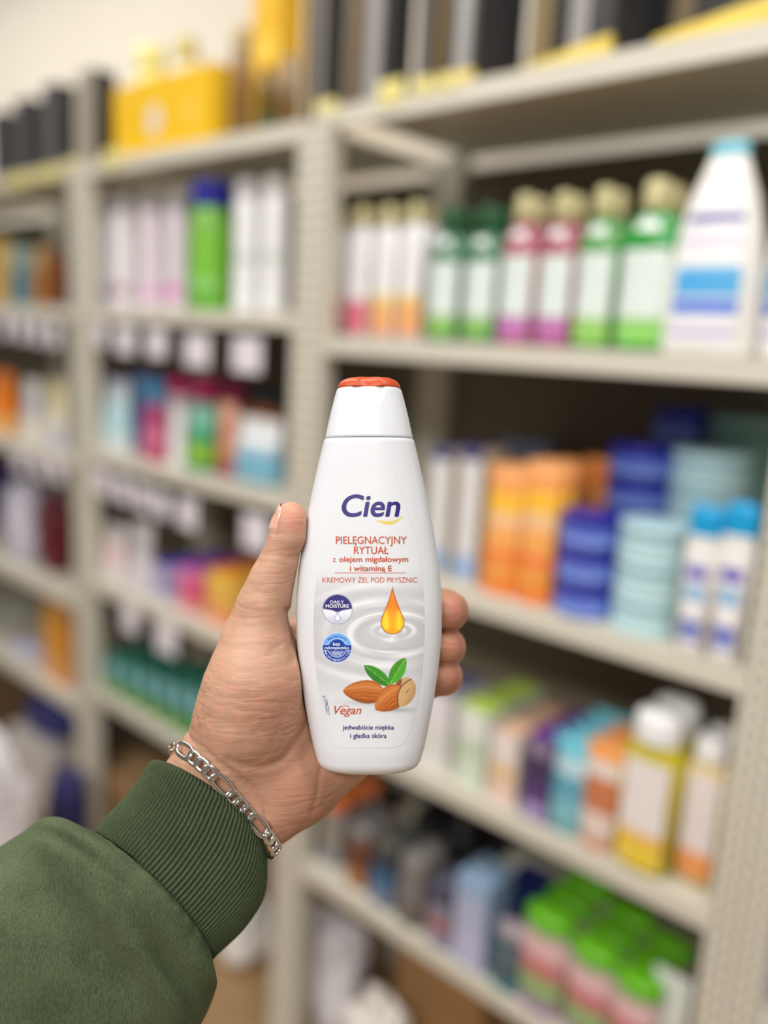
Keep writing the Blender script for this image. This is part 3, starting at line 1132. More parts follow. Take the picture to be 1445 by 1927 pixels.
def cloth(name, c1, c2, ribs=False):
    m = bpy.data.materials.new(name); nt2, b2 = nodes_of(m)
    n2 = nt2.nodes.new; l2 = nt2.links.new
    co2 = n2('ShaderNodeTexCoord')
    mp = n2('ShaderNodeMapping'); mp.inputs['Rotation'].default_value = (0, 0, -1.02); mp.inputs['Scale'].default_value = (1, .22, 1)
    l2(co2.outputs['Object'], mp.inputs[0])
    t1 = n2('ShaderNodeTexNoise'); t1.inputs['Scale'].default_value = 1700; t1.inputs['Detail'].default_value = 2; l2(mp.outputs[0], t1.inputs['Vector'])
    t2 = n2('ShaderNodeTexNoise'); t2.inputs['Scale'].default_value = 60; t2.inputs['Detail'].default_value = 3; l2(co2.outputs['Object'], t2.inputs['Vector'])
    ad = n2('ShaderNodeMath'); ad.operation = 'MULTIPLY_ADD'; l2(t1.outputs['Fac'], ad.inputs[0]); ad.inputs[1].default_value = .75
    mu = n2('ShaderNodeMath'); mu.operation = 'MULTIPLY'; l2(t2.outputs['Fac'], mu.inputs[0]); mu.inputs[1].default_value = .35
    l2(mu.outputs[0], ad.inputs[2])
    mr = n2('ShaderNodeMapRange'); mr.inputs[1].default_value = .38; mr.inputs[2].default_value = .72; l2(ad.outputs[0], mr.inputs[0])
    mx2 = n2('ShaderNodeMixRGB'); mx2.inputs[1].default_value = (*lin(c1), 1); mx2.inputs[2].default_value = (*lin(c2), 1)
    l2(mr.outputs[0], mx2.inputs[0]); l2(mx2.outputs[0], b2.inputs['Base Color'])
    b2.inputs['Roughness'].default_value = .92
    b2.inputs['Specular IOR Level'].default_value = .15
    b2.inputs['Sheen Weight'].default_value = .15
    b2.inputs['Sheen Tint'].default_value = (*lin((150, 170, 130)), 1)
    bp2 = n2('ShaderNodeBump'); bp2.inputs['Strength'].default_value = .5; bp2.inputs['Distance'].default_value = .0006
    l2(t1.outputs['Fac'], bp2.inputs['Height']); l2(bp2.outputs[0], b2.inputs['Normal'])
    return m


fleece = cloth('green_fleece', (62, 71, 50), (87, 98, 71))
ribm = cloth('green_rib_knit', (60, 71, 50), (79, 91, 66))
# sleeve
sk = [((186, 1588), (380, 1790), (22, -24), .446, .027),
      ((170, 1580), (392, 1804), (23, -26), .446, .0300),
      ((150, 1563), (400, 1832), (20, -30), .446, .0335),
      ((108, 1545), (401, 1862), (14, -30), .446, .0365),
      ((60, 1556), (392, 1898), (8, -26), .446, .0375),
      ((-10, 1604), (364, 1940), (4, -20), .446, .0385),
      ((-100, 1680), (305, 2010), (0, -14), .446, .0390),
      ((-230, 1800), (190, 2140), (0, -10), .446, .0390)]
R, CC, T = loft(sk, 240, 14)
th_ = np.arange(240) / 240 * 2 * PI
for i in range(len(R)):
    t = T[i]
    amp = np.clip((t - 1.2) / 1.5, 0, 1)
    def bump(a0, aw, t0, tw, slope=0.0):
        return np.exp(-(((th_ - a0) / aw) ** 2)) * np.exp(-(((t - t0 - slope * (th_ - a0)) / tw) ** 2))
    d = (0.0016 * np.sin(3.1 * th_ + 1.1 * t + .6) * np.cos(1.3 * t - th_) + 0.0012 * np.sin(6.0 * th_ - 1.7 * t) * np.sin(1.1 * t + 2 * th_)
         + .0035 * bump(1.6, 1.2, 3.6, .9) - .0095 * bump(1.75, .85, 5.15, .42, -.55) - .0050 * bump(.9, .5, 4.3, .35, -.5)
         + .0055 * bump(2.2, .7, 6.1, .5) - .0030 * bump(2.3, .5, 3.9, .25, .5) + .0025 * bump(1.1, .6, 4.9, .3, -.5)) * amp
    d += 0.0006 * np.sin(26 * th_ + 2 * np.sin(5 * th_)) * np.exp(-((t - 1.6) / .6) ** 2)      # gathers at the seam
    v = R[i] - CC[i]; v /= np.linalg.norm(v, axis=1)[:, None]
    R[i] += v * d[:, None]
sleeve = tube('sleeve', R, fleece, person)
# cuff
NR = 114
MR = NR * 12
ck = [((318, 1472), (470, 1586), (21, -27), .444, .0255),
      ((293, 1447), (488, 1594), (21, -27), .444, .0285),
      ((284, 1437), (496, 1600), (21, -27), .444, .0300),
      ((280, 1441), (498, 1607), (21, -27), .444, .0306),
      ((266, 1458), (499, 1628), (22, -28), .444, .0312),
      ((228, 1512), (490, 1688), (23, -28), .445, .0318),
      ((196, 1552), (450, 1748), (23, -27), .446, .0310),
      ((174, 1582), (400, 1802), (23, -26), .446, .0290),
      ((160, 1604), (376, 1826), (23, -26), .446, .0250)]
R, CC, T = loft(ck, MR, 12)
th_ = np.arange(MR) / MR * 2 * PI
for i in range(len(R)):
    t = T[i]
    fade = np.clip((t - 1.6) / .8, 0, 1)
    c = np.cos(NR * th_ + 1.6 * np.sin(2.2 * t) * .6)
    d = 0.00085 * np.sign(c) * np.abs(c) ** .7 * fade + .0012 * np.sin(2 * th_ + 1.3 * t) * np.clip(t - 3, 0, 1) * np.clip(7 - t, 0, 1)
    v = R[i] - CC[i]; v /= np.linalg.norm(v, axis=1)[:, None]
    R[i] += v * d[:, None]
cuff = tube('cuff', R, ribm, sleeve)
cuff['label'] = 'ribbed knit cuff'

# ------------------------------------------------------------------ silver chain bracelet on the wrist
bvh = BVHTree.FromPolygons([tuple(v) for v in HV], [tuple(f) for f in HF], epsilon=0.0)
silver = mat((226, 222, 216), 0.16, 1.0, mottle=.05, scale=300, name='silver')
bl = empty('bracelet', CAM + RW @ HB)
bl.matrix_world = person_m
tag(bl, 'silver figaro chain bracelet round the wrist, above the green cuff', 'bracelet')
# loop round the wrist just above the cuff
NPB = 260
rim, rc = ring_at((320, 1399), (505, 1592), (14, -20), .443, .03, NPB)
path, pnrm = [], []
for i in range(NPB):
    o = rc + (rim[i] - rc) * 2.0
    hit, nr, _, _ = bvh.ray_cast(Vector(o), Vector(rc - o))
    if hit is None:
        hit, nr = Vector(rim[i]), Vector(rim[i] - rc).normalized()
    path.append(np.array(hit)); pnrm.append(np.array(nr))
path = np.array(path); pnrm = np.array(pnrm)
for _ in range(12):
    path = .5 * path + .25 * (np.roll(path, 1, 0) + np.roll(path, -1, 0))
    pnrm = .5 * pnrm + .25 * (np.roll(pnrm, 1, 0) + np.roll(pnrm, -1, 0))
pnrm /= np.linalg.norm(pnrm, axis=1)[:, None]
path = path + pnrm * .0021
path = path[::-1]; pnrm = pnrm[::-1]
seg = np.linalg.norm(np.roll(path, -1, 0) - path, axis=1); cum = np.concatenate([[0], np.cumsum(seg)])


def along(s):
    s = s % cum[-1]
    i = int(np.searchsorted(cum, s, 'right') - 1) % NPB
    t = (s - cum[i]) / max(seg[i], 1e-9)
    j = (i + 1) % NPB
    return path[i] * (1 - t) + path[j] * t, path[j] - path[i], pnrm[i]


def link(s0, ln, wd, wire, twist, name='link'):
    p, tg, n_ = along(s0 + ln / 2)
    tg = tg / np.linalg.norm(tg); n_ = n_ - (n_ @ tg) * tg; n_ /= np.linalg.norm(n_); sd_ = np.cross(n_, tg)
    n2 = n_ * math.cos(twist) + sd_ * math.sin(twist); s2 = sd_ * math.cos(twist) - n_ * math.sin(twist)
    vs, fs = [], []
    A, B = 36, 8
    for i in range(A):
        a = 2 * PI * i / A
        ca_, sa_ = math.cos(a), math.sin(a)
        ex = math.copysign(abs(ca_) ** .75, ca_); ey = math.copysign(abs(sa_) ** .75, sa_)
        c = p + tg * (ln / 2 * ex) + s2 * (wd / 2 * ey)
        dirv = tg * ca_ * wd + s2 * sa_ * ln; dirv = dirv / np.linalg.norm(dirv)
        for k in range(B):
            q = 2 * PI * k / B
            vs.append(c + dirv * math.cos(q) * wire * .5 * (1.15) + n2 * math.sin(q) * wire * .42 - HB)
        for k in range(B):
            fs.append((i * B + k, ((i + 1) % A) * B + k, ((i + 1) % A) * B + (k + 1) % B, i * B + (k + 1) % B))
    return mesh(name, vs, fs, silver, bl)


px_ = np.array([CX + F * q[0] / -q[2] for q in path]); py_ = np.array([CY - F * q[1] / -q[2] for q in path])
vis = (pnrm[:, 2] > .1)
s = float(cum[:-1][np.argmin(np.hypot(px_ - 331, py_ - 1413) + 500 * (~vis))])
start = s; n = 0
pat = [('L', .0136), ('S', .0070), ('S', .0070), ('S', .0070)]
total = cum[-1] - .012
while s - start < total - .006:
    kind, ln = pat[n % 4]
    link(s, ln, .0054 if kind == 'S' else .0060, .0020, .42)
    s += ln - .0015
    n += 1
# lobster clasp closing the loop, on the little finger side
p, tg, n_ = along(s + .006)
tg = tg / np.linalg.norm(tg); sd_ = np.cross(n_, tg)
vs, fs = [], []
for i in range(9):
    t = i / 8; wv = .0021 * math.sin(PI * min(max(t * .9 + .08, 0), 1)) ** .6
    for k in range(10):
        a = 2 * PI * k / 10
        vs.append(p + tg * (t - .5) * .0125 + sd_ * wv * math.cos(a) * 1.2 + n_ * wv * .6 * math.sin(a) - HB)
for i in range(8):
    for k in range(10):
        fs.append((i * 10 + k, i * 10 + (k + 1) % 10, (i + 1) * 10 + (k + 1) % 10, (i + 1) * 10 + k))
fs += [tuple(range(9, -1, -1)), tuple(range(80, 90))]
mesh('clasp', vs, fs, silver, bl)
# ------------------------------------------------------------------ goods on the shelves
def fit(xl, xr, ytop, z, front, k, box, rz=0.0):
    """size and centre of an item whose outline in the photograph runs from xl to xr and up to ytop, standing at height z"""
    d = 0.05
    ymid = ytop + 60
    for _ in range(12):
        Y = front + d / 2
        P = at((xl + xr) / 2, ymid, Y)
        X = P[0]
        pb = proj((X, Y, z))
        ymid = (pb[1] + ytop) / 2
        t = pb[2]
        phi = math.atan2(-X, Y - CAM[1]) - rz
        app = (xr - xl) * t / F
        c, s = abs(math.cos(phi)), abs(math.sin(phi))
        w = app / (c + k * s) if box else app / math.hypot(c, k * s)
        d = k * w
    # height: the point above (X, Y, z) that shows at ytop
    lo, hi = 0.005, 0.9
    for _ in range(40):
        m = (lo + hi) / 2
        if proj((X, Y, z + m))[1] > ytop:
            lo = m
        else:
            hi = m
    return X, Y, w, d, lo


def prof_body(h, cw, sh=.80, foot=.94):
    return [(0, foot * .97), (.006 * h / .2, foot), (.03 * h, 1), (sh * h, 1), (sh * h + (1 - sh) * h * .35, .94), (sh * h + (1 - sh) * h * .7, .5 + cw * .42), (h * .985, cw * 1.06), (h, cw)]


def k_bottle(r, w, d, h, body=(240, 240, 240), cap=(240, 240, 240), cap_h=.16, cap_w=.62, sh=.82, p=2.2, sticker=None, lz=(.08, .72), span=2.2, gloss=.25, round_cap=False, emblem=None, taper=None, spot=None):
    W, D = w / 2, d / 2
    hb = h * (1 - cap_h)
    pr = prof_body(hb, cap_w, sh)
    if taper:
        pr = [(z * hb, f) for z, f in taper]
    bm_ = zones(body, gloss, coat=.1) if isinstance(body, list) else mat(body, gloss, coat=.1)
    b_ = lathe('body', pr, W, D, bm_, r, 32, p)
    cw = pr[-1][1]
    cd = min(1.0, cw * W / D) if round_cap else cw
    hc = h - hb
    cp = lathe('cap', [(0, .98), (hc * .05, 1), (hc * .72, .98), (hc * .9, .9), (hc, .66)], W * cw * 1.04, D * cd * 1.04, mat(cap, .35), r, 24, 2.1)
    cp.location.z = hb
    if spot:  # pale patch on the shoulder, a lamp highlight put in as colour
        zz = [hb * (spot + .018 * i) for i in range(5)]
        shell('painted_highlight', [(z, float(np.interp(z, [q[0] for q in pr], [q[1] for q in pr]))) for z in zz], W, D, mat((240, 244, 242), .4), r, .85, 8, p, .0012)
    if sticker:
        z0, z1 = lz
        pl = [(hb * (z0 + (z1 - z0) * i / 8), float(np.interp(hb * (z0 + (z1 - z0) * i / 8), [q[0] for q in pr], [q[1] for q in pr]))) for i in range(9)]
        shell('label', pl, W, D, zones(sticker, .4, ink=emblem), r, span, 20, p)


def k_can(r, w, d, h, body=(240, 240, 240), cap=(235, 235, 238), cap_h=.14, cap_w=.9, sticker=None, ink=None, lz=(.02, .9)):
    W = w / 2
    hb = h * (1 - cap_h)
    bm_ = zones(body, .3, coat=.2) if isinstance(body, list) else mat(body, .3, coat=.2)
    pr = [(0, .93), (.004, .99), (.008, 1), (hb - .014, 1), (hb - .006, .96), (hb, .86)]
    lathe('body', pr, W, d / 2, bm_, r, 32)
    c = lathe('cap', [(0, cap_w), (h - hb - .008, cap_w * .99), (h - hb - .002, cap_w * .9), (h - hb, cap_w * .7)], W, d / 2, mat(cap, .35), r, 32)
    c.location.z = hb
    if sticker:
        pl = [(hb * (lz[0] + (lz[1] - lz[0]) * i / 4), 1.0) for i in range(5)]
        shell('label', pl, W, d / 2, zones(sticker, .4, ink=ink), r, 2.4, 24, 2.0, .0004)


def k_carton(r, w, d, h, body=(230, 230, 230), face=None, top=None, ink=None, bev=.0015, ftop=.97, fbot=.03, emblem=None):
    bm = bmesh.new()
    add_box(bm, -w / 2, w / 2, -d / 2, d / 2, 0, h, bev)
    bm_obj('body', bm, zones(body, .5) if isinstance(body, list) else mat(body, .5), r)
    if face:
        bm = bmesh.new()
        add_box(bm, -w / 2 + .002, w / 2 - .002, -d / 2 - .0007, -d / 2 + .0002, h * fbot, h * ftop)
        fp = bm_obj('front_panel', bm, zones(face, .45, ink=ink) if isinstance(face, list) else mat(face, .45), r)
        if emblem:
            for ex, ez, er, ec in emblem:
                vs = [(ex * w + er * math.cos(a * PI / 12), -d / 2 - .0012, ez * h + er * 1.2 * math.sin(a * PI / 12)) for a in range(24)]
                vs += [(x, -d / 2 - .0004, z_) for x, _, z_ in vs]
                fs = [tuple(range(24))] + [(a, a + 24, (a + 1) % 24 + 24, (a + 1) % 24) for a in range(24)]
                mesh('printed_emblem', vs, fs, mat(ec, .5), fp, smooth=False)
    if top:
        bm = bmesh.new()
        add_box(bm, -w / 2 + .001, w / 2 - .001, -d / 2 + .001, d / 2 - .001, h - .0002, h + .0008)
        bm_obj('top_flap', bm, mat(top, .5), r)


def k_pouch(r, w, d, h, body=(235, 235, 235), seal=(235, 235, 235), cap=None, ink=None, sticker=None):
    vs, fs = [], []
    n = 28
    Z = [0, .02, .08, .2, .4, .6, .78, .9, .94]
    for q in Z:
        th = max(.08, (1 - (q / .94) ** 1.6)) if q > .2 else .86 + .6 * q
        wd = (1 - .05 * math.sin(PI * q)) * (.96 if q == 0 else 1)
        rg = ring(w / 2 * wd, d / 2 * th, q * h, n, 2.6)
        vs += [(x, y * (1 + .05 * math.sin(7 * x / w + 9 * q)), z_) for x, y, z_ in rg]
    for j in range(len(Z) - 1):
        for i in range(n):
            a, b = j * n + i, j * n + (i + 1) % n
            fs.append((a, b, b + n, a + n))
    fs.append(tuple(range(n - 1, -1, -1))); fs.append(tuple(range((len(Z) - 1) * n, len(Z) * n)))
    mesh('body', vs, fs, zones(body, .32, ink=ink, coat=.2) if isinstance(body, list) else mat(body, .32, coat=.2), r)
    bm = bmesh.new(); add_box(bm, -w / 2 * .99, w / 2 * .99, -.0012, .0012, h * .93, h, .0004)
    bm_obj('seal', bm, mat(seal, .35), r)
    if sticker:
        pl = []
        for i in range(7):
            q = .1 + .62 * i / 6
            th = max(.08, (1 - (q / .94) ** 1.6)) if q > .2 else .86 + .6 * q
            pl.append((q * h, th))
        m_ = zones(sticker, .4, ink=ink)
        vs, fs = [], []
        for z_, th in pl:
            for x, y, zz in ring(w / 2 * .97, d / 2 * th * 1.06 + .0008, z_, 16, 2.6, -PI / 2 - 1.05, -PI / 2 + 1.05, False):
                vs.append((x, y, zz))
        for j in range(6):
            for i in range(16):
                a = j * 17 + i
                fs.append((a, a + 1, a + 18, a + 17))
        mesh('label', vs, fs, m_, r)


def k_tin(r, w, d, h, body=(200, 220, 225), lid=(200, 220, 225), sticker=None, ink=None):
    W, D = w / 2, d / 2
    lathe('body', [(0, .94), (.003, .97), (h * .70, .97)], W, D, mat(body, .35), r, 40)
    l_ = lathe('lid', [(0, 1), (h * .24, 1), (h * .29, .97), (h * .30, .9)], W, D, mat(lid, .3, coat=.2), r, 40)
    l_.location.z = h * .70
    if sticker:
        shell('label', [(h * .10, .97), (h * .66, .97)], W, D, zones(sticker, .4, ink=ink), r, 3.6, 30, 2.0, .0004)


def k_tube(r, w, d, h, body=(120, 180, 190), cap=(240, 240, 240), cap_h=.16, seal=None, ink=None):
    hc = h * cap_h
    lathe('cap', [(0, .84), (.003, .9), (hc, .94)], w / 2, d / 2, mat(cap, .35), r, 24)
    vs, fs = [], []
    n = 28
    Z = [0, .03, .2, .45, .7, .9, .95]
    for q in Z:
        th = 1 - .95 * (q / .95) ** 1.5
        wd = 1 + .10 * q
        vs += ring(w / 2 * wd * (.93 if q == 0 else 1) / 1.05, d / 2 * th, hc + q * (h - hc), n, 2.0)
    for j in range(len(Z) - 1):
        for i in range(n):
            a, b = j * n + i, j * n + (i + 1) % n
            fs.append((a, b, b + n, a + n))
    fs.append(tuple(range(n - 1, -1, -1))); fs.append(tuple(range((len(Z) - 1) * n, len(Z) * n)))
    mesh('body', vs, fs, zones(body, .35, ink=ink, coat=.1) if isinstance(body, list) else mat(body, .35, coat=.1), r)
    bm = bmesh.new(); add_box(bm, -w / 2 * 1.05, w / 2 * 1.05, -.001, .001, hc + .94 * (h - hc), h, .0003)
    bm_obj('seal', bm, mat(seal or (235, 235, 235), .4), r)


def blob(name, w, d, h, m, seed, rough=.16, parent=None):
    """a crumpled film bundle with a flat base"""
    bm = bmesh.new()
    bmesh.ops.create_icosphere(bm, subdivisions=5, radius=1)
    for v in bm.verts:
        c = v.co.copy()
        n1 = noise.noise(c * 1.7 + Vector((seed, 0, 0)))
        n2 = abs(noise.noise(c * 4.1 + Vector((0, seed, 0))))
        s = 1 + rough * 1.4 * n1 - rough * 1.2 * n2
        q = Vector((math.copysign(abs(c.x) ** .7, c.x), math.copysign(abs(c.y) ** .7, c.y), math.copysign(abs(c.z) ** .75, c.z))) * s
        v.co = Vector((q.x * w / 2 * .92, q.y * d / 2 * .92, max(0, (q.z + .85) / 1.85 * h)))
    return bm_obj(name, bm, m, parent, smooth=True)


ORD = ['nearest the shelf edge', 'second from the shelf edge', 'third from the shelf edge', 'fourth from the shelf edge']
MADE = []


def G(kind, name, cat, label, xl, xr, ytop, bay, shelf, front=.025, k=.6, group=None, rows=1, gap=.003, rz=0.0, lift=0.0, **st):
    z = ZS[bay][shelf] + .0004 + lift
    box = kind in (k_carton,)
    X, Y, w, d, h = fit(xl, xr, ytop, z, front, k, box, rz)
    r = empty(name, (X, Y, z), rz)
    kind(r, w, d, h, **st)
    tag(r, label, cat, group)
    MADE.append((name, X, Y, w, d, h, bay, shelf))
    if rows > 1:
        r['label'] = label + ', ' + ORD[0]
    for i in range(1, rows):
        q = dup(r)
        q.location = (X, Y + i * (d + gap), z)
        q['label'] = label + ', ' + ORD[i]
        if group:
            q['group'] = group
    return r, X, Y, w, d, h, z


W_ = (243, 242, 243)

# ---- top shelf
def perfume(label, xl, xr, ytop, bay, panel, rz=0.0, front=.03, k=.7, body=(40, 39, 42), base=None, bars=()):
    o = G(k_carton, 'gift_box', 'box', label, xl, xr, ytop, bay, 0, front, k, 'dark boxes on the top shelf', rz=rz, body=body, face=panel, ftop=.99, fbot=.01)
    r, X, Y, w, d, h, z = o
    for a, b_, c_ in bars:
        bm = bmesh.new(); add_box(bm, -w / 2 + a * w, -w / 2 + b_ * w, -d / 2 - .0011, -d / 2 - .0003, h * .02, h * .98)
        bm_obj('printed_stripe', bm, mat(c_, .4), r)
    if base:
        r, X, Y, w, d, h, z = o
        bm = bmesh.new(); add_box(bm, -w / 2 - .004, w / 2 + .004, -d / 2 - .012, -d / 2 - .0012, 0, base, .002)
        bm_obj('yellow_band', bm, mat((236, 208, 96), .45), r)
    return o


perfume('dark grey box at the far left end of the top shelf', -14, 30, 214, 0, [(0, (78, 76, 78))])
perfume('dark grey box on the top shelf, second from the far left end', 30, 82, 190, 0, [(0, (82, 80, 82))])
perfume('dark grey box on the top shelf, third from the far left end', 82, 142, 163, 0, [(0, (90, 87, 88))])
perfume('taupe fronted box with black side, left of the yellow display tray', 148, 218, 138, 1, [(0, (158, 149, 136))])
# yellow display tray with bottles in it
zt = ZS[1][0] + .0004
X, Y, w, d, h = fit(214, 482, 158, zt, .03, .34, True)
tr = empty('display_tray', (X, Y, zt)); tag(tr, 'bright yellow cardboard display tray on the top shelf with round emblem', 'tray')
YEL = mat((238, 190, 6), .5, mottle=.03)
bm = bmesh.new(); add_box(bm, -w / 2, w / 2, -d / 2, d / 2, 0, .003); bm_obj('base', bm, YEL, tr)
for nm, a in (('front_panel', (-w / 2, w / 2, -d / 2, -d / 2 + .004, .003, h)), ('rear_panel', (-w / 2, w / 2, d / 2 - .004, d / 2, .003, h)),
              ('side_panel', (-w / 2, -w / 2 + .004, -d / 2 + .004, d / 2 - .004, .003, h)), ('side_panel', (w / 2 - .004, w / 2, -d / 2 + .004, d / 2 - .004, .003, h))):
    bm = bmesh.new(); add_box(bm, *a); o = bm_obj(nm, bm, YEL, tr)
    if nm == 'front_panel':
        for ex, er, ec in ((-.06, .026, (226, 212, 204)), (.30, .022, (244, 200, 74))):
            vs = [(ex * w + er * math.cos(q * PI / 12), -d / 2 - .001, h * .45 + er * 1.3 * math.sin(q * PI / 12)) for q in range(24)]
            vs += [(x_, -d / 2 + .0005, z_) for x_, _, z_ in vs]
            mesh('printed_emblem', vs, [tuple(range(24))] + [(q, q + 24, (q + 1) % 24 + 24, (q + 1) % 24) for q in range(24)], mat(ec, .5), o, smooth=False)
ty0, td = Y - d / 2 + .006, d - .012
for (lb, xl, xr, yt, bc, cc) in (('pale yellow bottle standing in the left end of the yellow tray', 254, 314, 88, (240, 226, 130), (244, 234, 150)),
                                 ('cream bottle in the yellow tray, right of the pale yellow one', 326, 374, 72, (236, 224, 176), (214, 196, 120)),
                                 ('brown and gold bottle in the right end of the yellow tray', 432, 476, 50, (150, 112, 62), (196, 170, 120))):
    G(k_bottle, 'perfume_bottle', 'bottle', lb, xl, xr, yt, 1, 0, ty0, .7, 'bottles in the yellow tray', lift=.0034, body=bc, cap=cc, cap_h=.2, cap_w=.7, round_cap=True)
G(k_carton, 'yellow_carton', 'box', 'tall bright yellow box rising out of the picture behind small brown bottles', 474, 566, -30, 1, 0, .19, .7, body=(240, 186, 4), face=[(0, (238, 186, 6)), (.55, (246, 206, 70)), (.7, (240, 186, 4))])
G(k_bottle, 'perfume_bottle', 'bottle', 'small dark brown bottle right of the yellow tray, below the tall yellow box', 488, 522, 126, 1, 0, .035, .8, 'small brown bottles', body=[(0, (66, 92, 66)), (.4, (98, 74, 24))], cap=(90, 70, 30), cap_w=.7)
G(k_bottle, 'perfume_bottle', 'bottle', 'small amber bottle beside the black boxes, right of the other brown one', 526, 562, 105, 1, 0, .035, .8, 'small brown bottles', body=[(0, (120, 92, 40)), (.5, (140, 120, 96))], cap=(150, 130, 100), cap_w=.7)
TB = [(0, (52, 46, 44)), (.15, (104, 92, 80)), (.55, (150, 142, 140)), (.8, (70, 64, 62))]
perfume('black box with brownish front, standing above the middle upright', 576, 652, -110, 2, [(0, (58, 54, 52))], k=.9, bars=[(.0, .45, (104, 88, 66)), (.6, .95, (130, 124, 120))])
perfume('black box with tan and grey front, second from the middle upright', 655, 778, -130, 2, [(0, (48, 43, 42))], k=.55, bars=[(.06, .36, (112, 94, 66)), (.46, .8, (158, 154, 152))])
perfume('black box with grey stripe, third from the middle upright on a yellow base', 790, 985, -170, 2, [(0, (46, 42, 42))], rz=-.33, k=.5, front=.05, base=.022, bars=[(.0, .2, (122, 120, 116)), (.3, .54, (116, 96, 66)), (.68, .9, (164, 160, 158))])
perfume('black box with tan front, fourth from the middle upright on a yellow base', 1005, 1250, -210, 2, [(0, (42, 38, 38))], bars=[(.02, .28, (140, 122, 86)), (.5, .72, (156, 152, 150))], rz=-.33, k=.5, front=.045, base=.026)
perfume('black box with yellow base at the right edge of the top shelf', 1265, 1560, -260, 2, [(0, (40, 37, 37))], bars=[(.1, .3, (110, 96, 70))], rz=-.33, k=.5, front=.04, base=.03)

# ---- second shelf, middle bay: tall spray cans
cans = [('white spray can with blue dot at the left end beside the slotted upright', 178, 217, 372, (238, 238, 244), [(0, (236, 236, 244)), (.12, (90, 100, 205)), (.24, (236, 236, 244))]),
        ('white spray can with small dark red mark, second from the left', 214, 262, 368, (242, 238, 240), [(0, (242, 238, 240)), (.14, (190, 120, 128)), (.25, (242, 238, 240))]),
        ('pale pink spray can without bright mark, third from the left', 264, 311, 366, (238, 226, 236), [(0, (238, 226, 236)), (.1, (240, 190, 220)), (.26, (236, 224, 234))]),
        ('pale pink spray can with a magenta mark, beside the green can', 312, 358, 362, (236, 224, 234), [(0, (238, 226, 234)), (.1, (238, 140, 206)), (.26, (234, 220, 232))])]
for lb, xl, xr, yt, c, zn in cans:
    G(k_can, 'spray_can', 'spray can', lb, xl, xr, yt, 1, 1, .05, 1.0, 'tall spray cans', body=c, cap=(206, 203, 208), sticker=zn, ink=(206, 204, 214))
G(k_can, 'spray_can', 'spray can', 'wide green spray can with a royal blue cap', 359, 440, 343, 1, 1, .035, 1.0, 'tall spray cans', body=(116, 190, 52), cap=(46, 52, 190), cap_h=.2, cap_w=.99, sticker=[(0, (92, 168, 30)), (.2, (140, 204, 110)), (.34, (118, 192, 44)), (.85, (132, 186, 90))], ink=(150, 206, 110))
for lb, xl, xr, yt in (('plain white spray can right of the green can', 441, 491, 338), ('plain white spray can touching the middle upright', 492, 545, 334)):
    G(k_can, 'spray_can', 'spray can', lb, xl, xr, yt, 1, 1, .035, 1.0, 'tall spray cans', body=(244, 244, 245), cap=(236, 236, 238), sticker=[(0, (244, 244, 245)), (.46, (206, 212, 206)), (.56, (244, 244, 245))], ink=(224, 226, 226))
# far left bay, second shelf
for lb, xl, xr, yt, b_, f_ in (('mustard yellow box at the left picture edge, second shelf', -16, 20, 452, (206, 170, 90), [(0, (214, 180, 104))]),
                               ('pale box with a deep blue lower half beside the mustard one', 22, 62, 464, (120, 150, 150), [(0, (40, 110, 150)), (.45, (60, 130, 130)), (.62, (170, 186, 178))]),
                               ('brown box with a cream top on the far left second shelf', 63, 106, 466, (150, 96, 40), [(0, (168, 106, 40)), (.6, (190, 160, 116))]),
                               ('dark red box touching the far left upright, second shelf', 107, 130, 490, (90, 36, 36), [(0, (84, 30, 38)), (.5, (130, 60, 44))])):
    G(k_carton, 'soap_box', 'box', lb, xl, xr, yt, 0, 1, .03, .6, 'small boxes on the far left second shelf', body=b_, face=f_)

# ---- second shelf, near bay: shampoo bottles
GOLD = (206, 196, 146)
for lb, xl, xr, yt, col in (('white bottle with pink base band, beside the middle upright', 610, 655, 392, (226, 88, 116)), ('white bottle with pink base band, second from the middle upright', 657, 702, 388, (228, 92, 120)),
                            ('white bottle with orange base, beside the pink based ones', 706, 751, 386, (244, 176, 84)), ('white bottle with orange base, beside the dark green bottles', 754, 803, 380, (244, 172, 80))):
    low = [(0, (238, 150, 90) if col[1] > 150 else col), (.12, col), (.36, (246, 226, 150) if col[1] > 150 else W_), (.44, W_)]
    G(k_bottle, 'shampoo_bottle', 'bottle', lb, xl, xr, yt, 2, 1, .06, .62, 'white shampoo bottles with gold caps', rows=2, gap=.006, body=(238, 236, 238), cap=GOLD, cap_h=.14, cap_w=.45, sticker=low, lz=(.04, .84), emblem=(214, 212, 216), round_cap=True)
SH = [((14, 86, 42), 'dark green bottle with green cap, left of the pair', 811, 874, 390, (60, 120, 84), (120, 186, 60), (22, 84, 44)),
      ((14, 86, 42), 'dark green bottle with green cap, right of the pair', 878, 944, 388, (60, 120, 84), (116, 180, 60), (22, 84, 44)),
      (GOLD, 'pink bottle with gold cap, left of the pair', 946, 1014, 366, (176, 96, 112), (190, 90, 170), GOLD),
      (GOLD, 'pink bottle with gold cap, right of the pair', 1018, 1086, 362, (170, 90, 108), (186, 84, 164), GOLD),
      (GOLD, 'bright green bottle with gold cap, beside the pink bottles', 1090, 1164, 352, (92, 160, 84), (140, 200, 70), GOLD),
      (GOLD, 'bright green bottle with gold cap, beside the big white bottle', 1172, 1276, 338, (36, 150, 56), (130, 205, 74), GOLD)]
